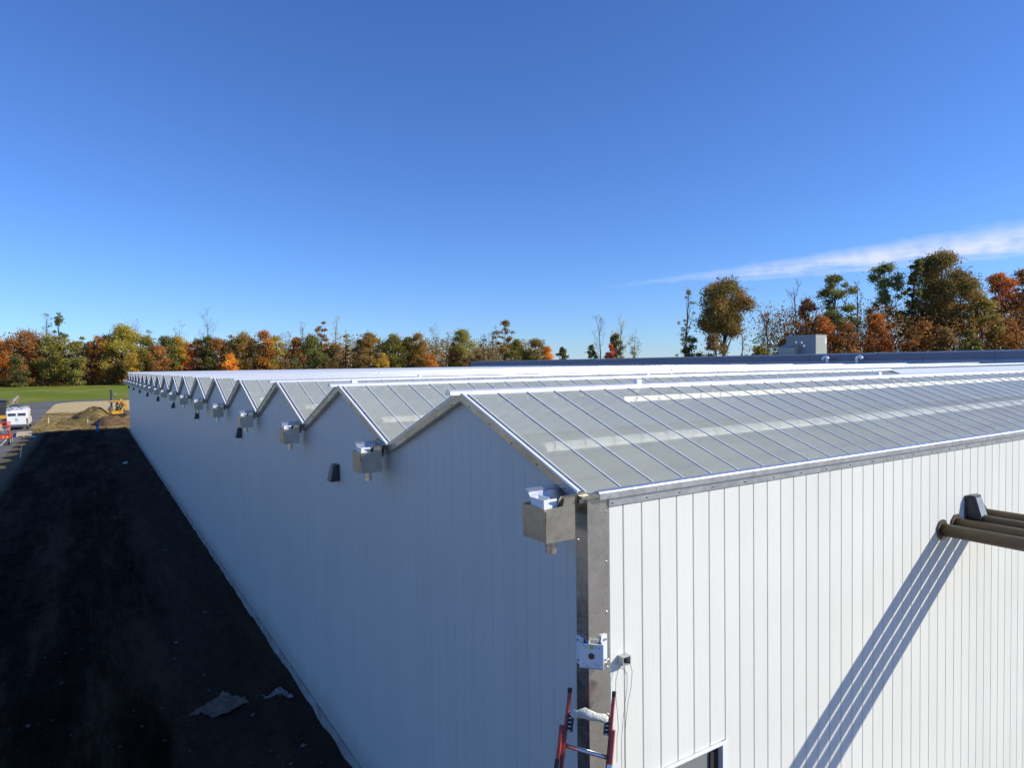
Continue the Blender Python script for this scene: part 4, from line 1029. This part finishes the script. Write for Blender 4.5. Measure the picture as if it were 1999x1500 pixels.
def tree(x, y, h, r, kind, colr, row, label, seed):
    R_ = random.Random(seed); g = np.random.default_rng(seed)
    o = empty('tree', (x, y, 0), label, 'tree', ['trees of the far wood beyond the field', 'trees above the middle of the parapet', 'trees behind the flat-roofed building'][row])
    if kind in ('full', 'low') : r *= 1.18
    lsz = (.58, .40, .26)[row]
    far_ = row == 0
    tb = MB(); tr_r = max(.10, h*.013)*(1.25 if kind in ('umbrella', 'full2') else 1)
    zc0 = {'full': .12, 'low': .02, 'column': .10, 'umbrella': .56, 'irregular': .30, 'sparse': .30, 'bare': .3, 'lollipop': .48, 'full2': .28}[kind]
    if row == 2 and kind in ('full', 'full2', 'irregular'): zc0 = .42
    lean = Vector((R_.gauss(0, .02)*h, R_.gauss(0, .02)*h, 0))
    def ax(t): return Vector((0, 0, h*t))+lean*t*t+Vector((math.sin(t*5+seed)*.012*h, math.cos(t*4+seed)*.012*h, 0))
    ts = [0, .15, .3, .45, .6, .75, .88]
    top = .9 if kind in ('bare', 'sparse', 'column') else .82
    tb.tube([ax(t*top/.88) for t in ts], [tr_r*(1.25 if t == 0 else 1)*(1-.88*t) for t in ts], 7, cap=False)
    if kind == 'full2':
        for k in range(3): a = k*2.1+.5; tb.tube([(math.cos(a)*.6, math.sin(a)*.6, 0), (math.cos(a)*r*.22, math.sin(a)*r*.22, h*.35), (math.cos(a)*r*.45, math.sin(a)*r*.45, h*.75)], [.2, .15, .05], 6, cap=False)
    tips = []
    nb = {'bare': 9, 'sparse': 8, 'lollipop': 6, 'umbrella': 7}.get(kind, 4)
    if kind in ('bare', 'sparse'):
        for k in range(nb):
            t = .32+.55*(k+R_.random())/nb; a = R_.uniform(0, 6.28)
            branch_out(tb, ax(t), (math.cos(a), math.sin(a), 1.1+t), min(r*.75, h*.2)*(1.15-t*.5), .06 if far_ else .055, 3 if kind == 'bare' else 2, R_, tips, .5, .35)
    # clumps
    C_ = []
    ncl = {'full': 30, 'low': 20, 'column': 14, 'umbrella': 38, 'irregular': 26, 'sparse': 12, 'bare': 0, 'lollipop': 24, 'full2': 60}[kind]
    ncl = int(ncl*(1.35, 1.5, 2.0)[row])
    zb, zt = zc0*h, h*.985; hh = (zt-zb)
    while len(C_) < ncl:
        t = R_.random(); a = R_.uniform(0, 6.28)
        if kind == 'umbrella': w = (.60+.70*t if t < .5 else .95) if t < .62 else math.sqrt(max(0, 1-((t-.55)/.47)**2))
        elif kind in ('column',): w = .95*math.sqrt(max(0, 1-(2*t-1)**4))
        elif kind == 'low': w = math.sqrt(max(0, 1-t**2.2))
        elif kind == 'irregular': w = (.62+.38*abs(math.sin(t*7+seed)))*math.sqrt(max(.02, 1-(1.6*t-.6)**2 if t > .37 else 1-.3*(.37-t)))
        else: w = math.sqrt(max(0, 1-(1.9*t-.85)**2)) if t > .45 else .72+.28*t/.45
        cr = r*(.30 if kind in ('full', 'full2', 'umbrella', 'low') else .26)
        cr *= (.95, .85, .72)[row]
        rad = max(0, (r-cr*.6)*w)*math.sqrt(R_.uniform(.15, 1))*(.86+.55*mn.noise(Vector((math.cos(a)*1.6, math.sin(a)*1.6, t*3.5+seed)))); p = ax(zc0+(1-zc0)*t*.96)
        c = Vector((p.x+math.cos(a)*rad, p.y+math.sin(a)*rad, zb+hh*t*.95)); C_.append((c, cr*R_.uniform(.65, 1.2)))
    for c, cr in C_[::(3 if far_ else 2)]:
        t0 = max(.12, min(.8, (c.z/h)-.22)); p0 = ax(t0); md = p0.lerp(c, .55)+Vector((0, 0, -cr*.3+.05*h*.2))
        tb.tube([p0, md, c], [max(.03, tr_r*.38*(1-t0)+.03), .04, .02], 5, cap=False)
    dens = {'full': 1.0, 'low': 1.1, 'column': 1.0, 'umbrella': 1.0, 'irregular': 1.0, 'sparse': .33, 'lollipop': .62, 'full2': 1.1, 'bare': 0}[kind]
    P = []; T_ = []
    for c, cr in C_:
        n = int(dens*(140 if far_ else 220 if row == 1 else 400)*max(.4, (cr/(1.35 if far_ else 1.0))**1.6))
        n = min(n, 1200); u = g.normal(size=(n, 3))*.56
        q = np.array(c)[None]+u*np.array([cr, cr, cr*.72])[None]
        P.append(q); base = R_.gauss(.5, .22); T_.append(np.clip(base+g.normal(0, .13, n), 0, 1))
    if tips:
        k_ = {'bare': .8, 'sparse': 3.5}[kind]
        n = int(len(tips)*k_); idx = g.integers(0, len(tips), n); q = np.array([tips[i] for i in idx])+g.normal(0, .35, (n, 3)); P.append(q); T_.append(np.clip(g.normal(.5, .25, n), 0, 1))
    bk = bark['grey' if kind in ('bare', 'sparse') else 'dark']
    me = tb.mesh('trunk', bk, True); link('trunk', me, o)
    P = np.concatenate(P); T_ = np.concatenate(T_)
    link('crown', leaves_mesh('crown', P, lsz*(.7 if kind in ('bare', 'sparse') else 1), T_, leaf_mat(colr)), o)
TREES = [
(-37.7,326.3,20.2,6.59,'full','orange',0,'broad rust orange tree in the far wood at the photo\'s left edge'),
(-31.5,324.3,18.4,4.62,'full','brightorange',0,'bright orange tree in the far wood at the photo\'s left edge'),
(-26.3,313.0,12.9,3.52,'low','darkgreen',0,'short dark green tree in the far wood above the white van'),
(-24.2,322.0,23.0,7.89,'full','rust',0,'rust and orange tree with twiggy top in the far wood above the white van'),
(-17.3,324.5,30.5,3.10,'sparse','greygreen',0,'tall thin half bare tree in the far wood right of the van'),
(-16.4,319.4,20.8,5.71,'full','olive',0,'olive green tree in the far wood right of the van'),
(-12.8,323.0,31.8,3.32,'irregular','green',0,'tallest dark narrow tufted tree in the far wood right of the van'),
(-11.3,317.7,19.5,4.71,'full','yellowolive',0,'yellow olive tree in the far wood right of the van'),
(-7.0,306.8,17.9,3.99,'low','olive',0,'low olive green tree in the far wood above the dirt mound'),
(-4.5,315.5,20.7,3.09,'full','palegreen',0,'pale green rounded tree top in the far wood above the dirt mound'),
(-2.3,314.7,18.2,4.13,'full','redbrown',0,'dull red brown tree in the far wood above the dirt mound'),
(0.9,313.6,22.2,3.94,'full','orange',0,'orange topped tree in the far wood above the mini excavator'),
(4.2,312.5,21.1,4.36,'full','brown',0,'brown green tree in the far wood above the mini excavator'),
(8.7,311.0,24.0,7.51,'full','yellow',0,'large yellow green tree in the far wood above the mini excavator'),
(12.1,314.5,25.1,4.25,'bare','purple',0,'bare purplish twiggy tree in the far wood over the farthest gables'),
(12.2,300.4,12.5,4.06,'low','gold',0,'low golden bush-like tree in the far wood over the farthest gables'),
(17.3,308.0,19.8,5.05,'full','yellowolive',0,'yellowish tree in the far wood over the farthest gables'),
(18.7,312.2,24.5,1.92,'sparse','brown',0,'thin nearly bare tree top in the far wood over the farthest gables'),
(20.9,297.5,16.1,4.30,'low','rust',0,'low rust red tree in the far wood over the small middle gables'),
(25.3,305.2,20.9,5.08,'full','green',0,'round green topped tree in the far wood over the small middle gables'),
(28.6,304.0,20.0,4.88,'full','gold',0,'golden tree in the far wood over the sixth nearest gable peak'),
(29.6,308.3,24.7,4.09,'bare','grey',0,'bare rounded grey tree in the far wood over the sixth nearest gable peak'),
(32.5,302.6,16.6,3.62,'full','red',0,'bright red maple in the far wood over the sixth nearest gable peak'),
(36.4,301.2,18.9,3.63,'full','brown',0,'brown tree in the far wood over the sixth nearest gable peak'),
(38.8,300.4,20.0,4.71,'full','darkgreen',0,'dark green tree in the far wood over the fifth nearest gable peak'),
(39.6,304.7,27.3,6.30,'bare','grey',0,'wide spreading bare tree in the far wood over the fifth nearest gable peak'),
(43.9,298.6,19.7,4.30,'full','rust',0,'reddish brown tree in the far wood over the fifth nearest gable peak'),
(47.7,297.2,20.6,3.67,'full','brown',0,'brownish twiggy tree in the far wood over the fourth nearest gable peak'),
(46.3,288.6,12.2,4.19,'low','brightorange',0,'low orange yellow tree in the far wood over the fourth nearest gable peak'),
(51.5,295.8,21.4,5.41,'full','goldbrown',0,'golden brown tree in the far wood over the fourth nearest gable peak'),
(56.3,294.0,19.2,4.34,'full','brown',0,'dull brown tree in the far wood over the fourth nearest gable peak'),
(61.4,292.2,22.9,5.23,'full','orange',0,'tall orange brown tree in the far wood over the third nearest gable peak'),
(64.9,290.9,20.5,3.28,'full','yellow',0,'narrow yellow tree in the far wood over the third nearest gable peak'),
(69.0,293.9,20.2,4.22,'bare','grey',0,'grey bare tree in the far wood over the third nearest gable peak'),
(72.3,288.1,19.2,4.40,'full','rust',0,'rust coloured tree in the far wood over the third nearest gable peak'),
(76.0,291.2,26.2,3.35,'bare','grey',0,'thin bare tree in the far wood over the third nearest gable peak'),
(69.4,280.3,13.2,3.20,'low','darkgreen',0,'dark low tree in the far wood over the third nearest gable peak'),
(78.5,285.9,20.0,5.74,'full','green',0,'deep green tree in the far wood over the second nearest gable peak'),
(83.4,288.4,27.4,3.82,'irregular','rust',0,'tall pointed rust tree in the far wood over the second nearest gable peak'),
(88.7,286.4,29.6,2.93,'sparse','pale',0,'tall thin pale tree in the far wood over the second nearest gable peak'),
(86.1,283.0,16.9,4.44,'full','brown',0,'brown tree in the far wood over the second nearest gable peak'),
(93.0,284.8,25.1,2.26,'column','yellow',0,'slim yellow column-like tree in the far wood over the second nearest gable peak'),
(97.0,278.9,18.6,5.15,'full','brown',0,'dusky brown tree in the far wood left of the nearest gable peak'),
(101.1,277.3,21.7,5.39,'full','goldbrown',0,'golden brown round tree in the far wood left of the nearest gable peak'),
(103.1,267.8,11.6,3.73,'low','gold',0,'low golden tree in the far wood left of the nearest gable peak'),
(111.0,273.5,20.3,6.34,'full','olive',0,'broad green tree in the far wood left of the nearest gable peak'),
(116.9,271.2,19.1,4.54,'full','darkgreen',0,'dark green tree in the far wood left of the nearest gable peak'),
(121.5,269.4,21.2,5.24,'full','goldbrown',0,'tan brown tree in the far wood just left over the nearest gable peak'),
(122.7,260.3,11.4,3.78,'low','orange',0,'low orange tree in the far wood just left over the nearest gable peak'),
(130.0,270.4,20.9,5.11,'bare','grey',0,'bare grey tree in the far wood just left over the nearest gable peak'),
(134.3,268.7,19.5,3.96,'bare','grey',0,'short bare grey tree in the far wood just left over the nearest gable peak'),
(138.5,262.8,22.7,6.00,'full','yellowolive',0,'green and yellow tree in the far wood at the parapet left end'),
(135.9,263.8,16.5,3.91,'full','redbrown',0,'low red brown tree in the far wood at the parapet left end'),
(137.3,254.7,11.7,3.60,'low','redbrown',0,'low crimson brown tree in the far wood at the parapet left end'),
(141.5,253.0,13.0,3.16,'low','brown',0,'small brown shrub-like tree in the far wood at the parapet left end'),
(96.8,169.5,14.9,1.99,'sparse','brown',1,'thin twiggy tree left of the treeline gap above the parapet'),
(101.5,172.4,16.7,3.14,'sparse','greenbrown',1,'sparse green brown tree left of the treeline gap above the parapet'),
(102.1,166.1,19.6,3.52,'lollipop','greenbrown',1,'tall round-crowned tree on a bare trunk left of the treeline gap above the parapet'),
(110.3,172.7,13.8,3.70,'full','olive',1,'olive yellow tree left of the treeline gap above the parapet'),
(115.5,169.5,14.0,4.34,'full','brownolive',1,'broad brown olive tree left of the treeline gap above the parapet'),
(112.7,159.4,11.6,2.30,'full','brightorange',1,'small bright orange tree left of the treeline gap above the parapet'),
(113.3,153.1,11.3,2.24,'irregular','darkgreen',1,'small dark green tree left of the treeline gap above the parapet'),
(117.9,144.2,11.9,1.75,'full','darkgreen',1,'small dark conical evergreen in the small clump of trees above the middle of the parapet'),
(119.7,143.1,19.1,3.06,'bare','grey',1,'tall bare tree in the small clump of trees above the middle of the parapet'),
(118.6,137.9,12.0,1.70,'low','red',1,'small red tree in the small clump of trees above the middle of the parapet'),
(123.4,140.8,15.1,2.47,'full','darkgreen',1,'dark green tree in the small clump of trees above the middle of the parapet'),
(127.9,143.8,19.4,3.43,'sparse','pale',1,'tall silvery tree in the small clump of trees above the middle of the parapet'),
(128.0,137.8,14.3,2.76,'sparse','greygreen',1,'grey green thin tree in the small clump of trees above the middle of the parapet'),
(76.1,70.1,18.1,1.69,'sparse','greygreen',2,'slim tall half bare tree left of the big brown green oak'),
(73.0,66.1,10.5,2.30,'low','darkgreen',2,'low dark green tree on the left of the right-hand stand'),
(77.0,63.6,18.3,4.82,'umbrella','greenbrown',2,'big isolated oak with a wide brown green crown'),
(74.5,62.8,10.8,2.25,'low','brown',2,'low brown tree under the big isolated oak'),
(77.7,60.8,11.1,0.83,'bare','grey',2,'thin bare sapling right of the big isolated oak'),
(87.0,63.2,14.6,2.49,'sparse','redbrown',2,'reddish half bare small tree'),
(80.2,59.2,8.9,1.88,'low','olive',2,'low olive bush-like tree left of the rooftop unit'),
(88.4,61.1,11.1,1.43,'low','greenbrown',2,'small green brown tree behind the rooftop unit'),
(90.2,60.0,18.6,2.23,'bare','grey',2,'bare tree with fine spreading twigs above the rooftop unit'),
(92.8,60.7,16.4,2.03,'full','redbrown',2,'red brown tree above the rooftop unit'),
(92.9,55.9,19.7,3.75,'irregular','green',2,'tall green tree right of the rooftop unit'),
(88.6,55.1,13.1,2.65,'low','redorange',2,'orange red tree at the foot of the tall green tree'),
(94.7,53.6,19.1,1.47,'bare','grey',2,'slender bare forked tree between two green trees'),
(90.8,52.5,12.0,2.25,'low','rust',2,'rust red understorey tree right of the rooftop unit'),
(101.8,52.7,21.8,3.98,'irregular','green',2,'tall green oak in the middle of the right-hand stand'),
(95.7,50.6,13.5,2.27,'low','redorange',2,'red orange tree below the tall green oak'),
(102.6,49.7,21.9,1.95,'irregular','darkgreen',2,'narrow dark green tree left of the tallest tree'),
(109.4,47.9,23.4,5.65,'full2','greenbrown',2,'tallest and widest tree of all, brown green with several trunks'),
(99.4,47.1,12.2,2.63,'low','rust',2,'rust red tree below the tallest tree'),
(102.0,44.2,11.0,2.60,'low','brown',2,'dark brown understorey tree under the tallest tree'),
(109.6,43.0,15.7,2.53,'full','olive',2,'yellow green tree right of the tallest tree'),
(104.8,42.5,10.6,1.86,'low','green',2,'dark green low tree beside the yellow green tree'),
(119.5,43.8,20.3,3.00,'full','redorange',2,'red orange maple near the right edge of the photo'),
(126.7,44.0,21.3,2.78,'full','redbrown',2,'dark red brown tree at the right edge of the photo'),
(111.8,40.4,12.7,3.03,'low','rust',2,'rust brown tree low at the right edge of the photo'),
(122.5,39.6,18.7,3.58,'full','rust',2,'rust tree just past the right edge of the photo'),
]
for k, a in enumerate(TREES): tree(*a, seed=100+k*7)

# undergrowth masses: no single plants to tell apart
def mass(name, n, f, size, colr, zt, label=None):
    u = rng.random(n); X, Y, dx = f(u); hh = zt(u)
    P = np.stack([X+rng.normal(0, dx, n), Y+rng.normal(0, dx*.8, n), hh*rng.random(n)**1.1], 1)
    T_ = np.clip(.5+.28*np.sin(P[:, 0]*.9)*np.cos(P[:, 1]*.7)+rng.normal(0, .15, n), 0, 1)
    o = link(name, leaves_mesh(name, P, size, T_, leaf_mat(colr))); tag(o, kind='stuff')
def wood_line(off, s=3.2):
    return lambda u: (-95+u*290, 335-u*58+off, s)
for c_, n_m, off, z_, ph in (('gold', 14000, 14, 15.5, 0), ('goldbrown', 20000, 12, 15, 2), ('yellowolive', 20000, 16, 17, 4), ('darkgreen', 9000, 9, 6, 1), ('brown', 26000, 20, 18.5, 5), ('rust', 16000, 11, 13.5, 7)):
    mass('far_undergrowth', n_m, wood_line(off), .9, c_, lambda u: z_+2.2*np.sin(u*40+ph)+1.5*np.sin(u*97+ph*2))
mass('wood_edge_scrub', 9000, wood_line(-4, 1.6), .6, 'greenbrown', lambda u: 2.0+1.1*np.sin(u*60)+.5*np.sin(u*211))
mass('wood_edge_scrub', 5000, wood_line(-3, 1.6), .6, 'rust', lambda u: 2.6+1.3*np.sin(u*47+3))
def right_line(s, off=0): return lambda u: (84+u*36+off, 60-u*26+off, s)
for c_, n_m, off, z_, ph in (('rust', 22000, 0, 11.5, 0), ('redbrown', 14000, 2, 12.5, 1), ('greenbrown', 20000, 3, 12.5, 2), ('brown', 14000, 5, 14, 4)):
    mass('right_undergrowth', int(n_m*1.3), right_line(2.4, off), .28, c_, lambda u: z_+1.8*np.sin(u*21+ph)+1.5*np.sin(u*57+ph*3))
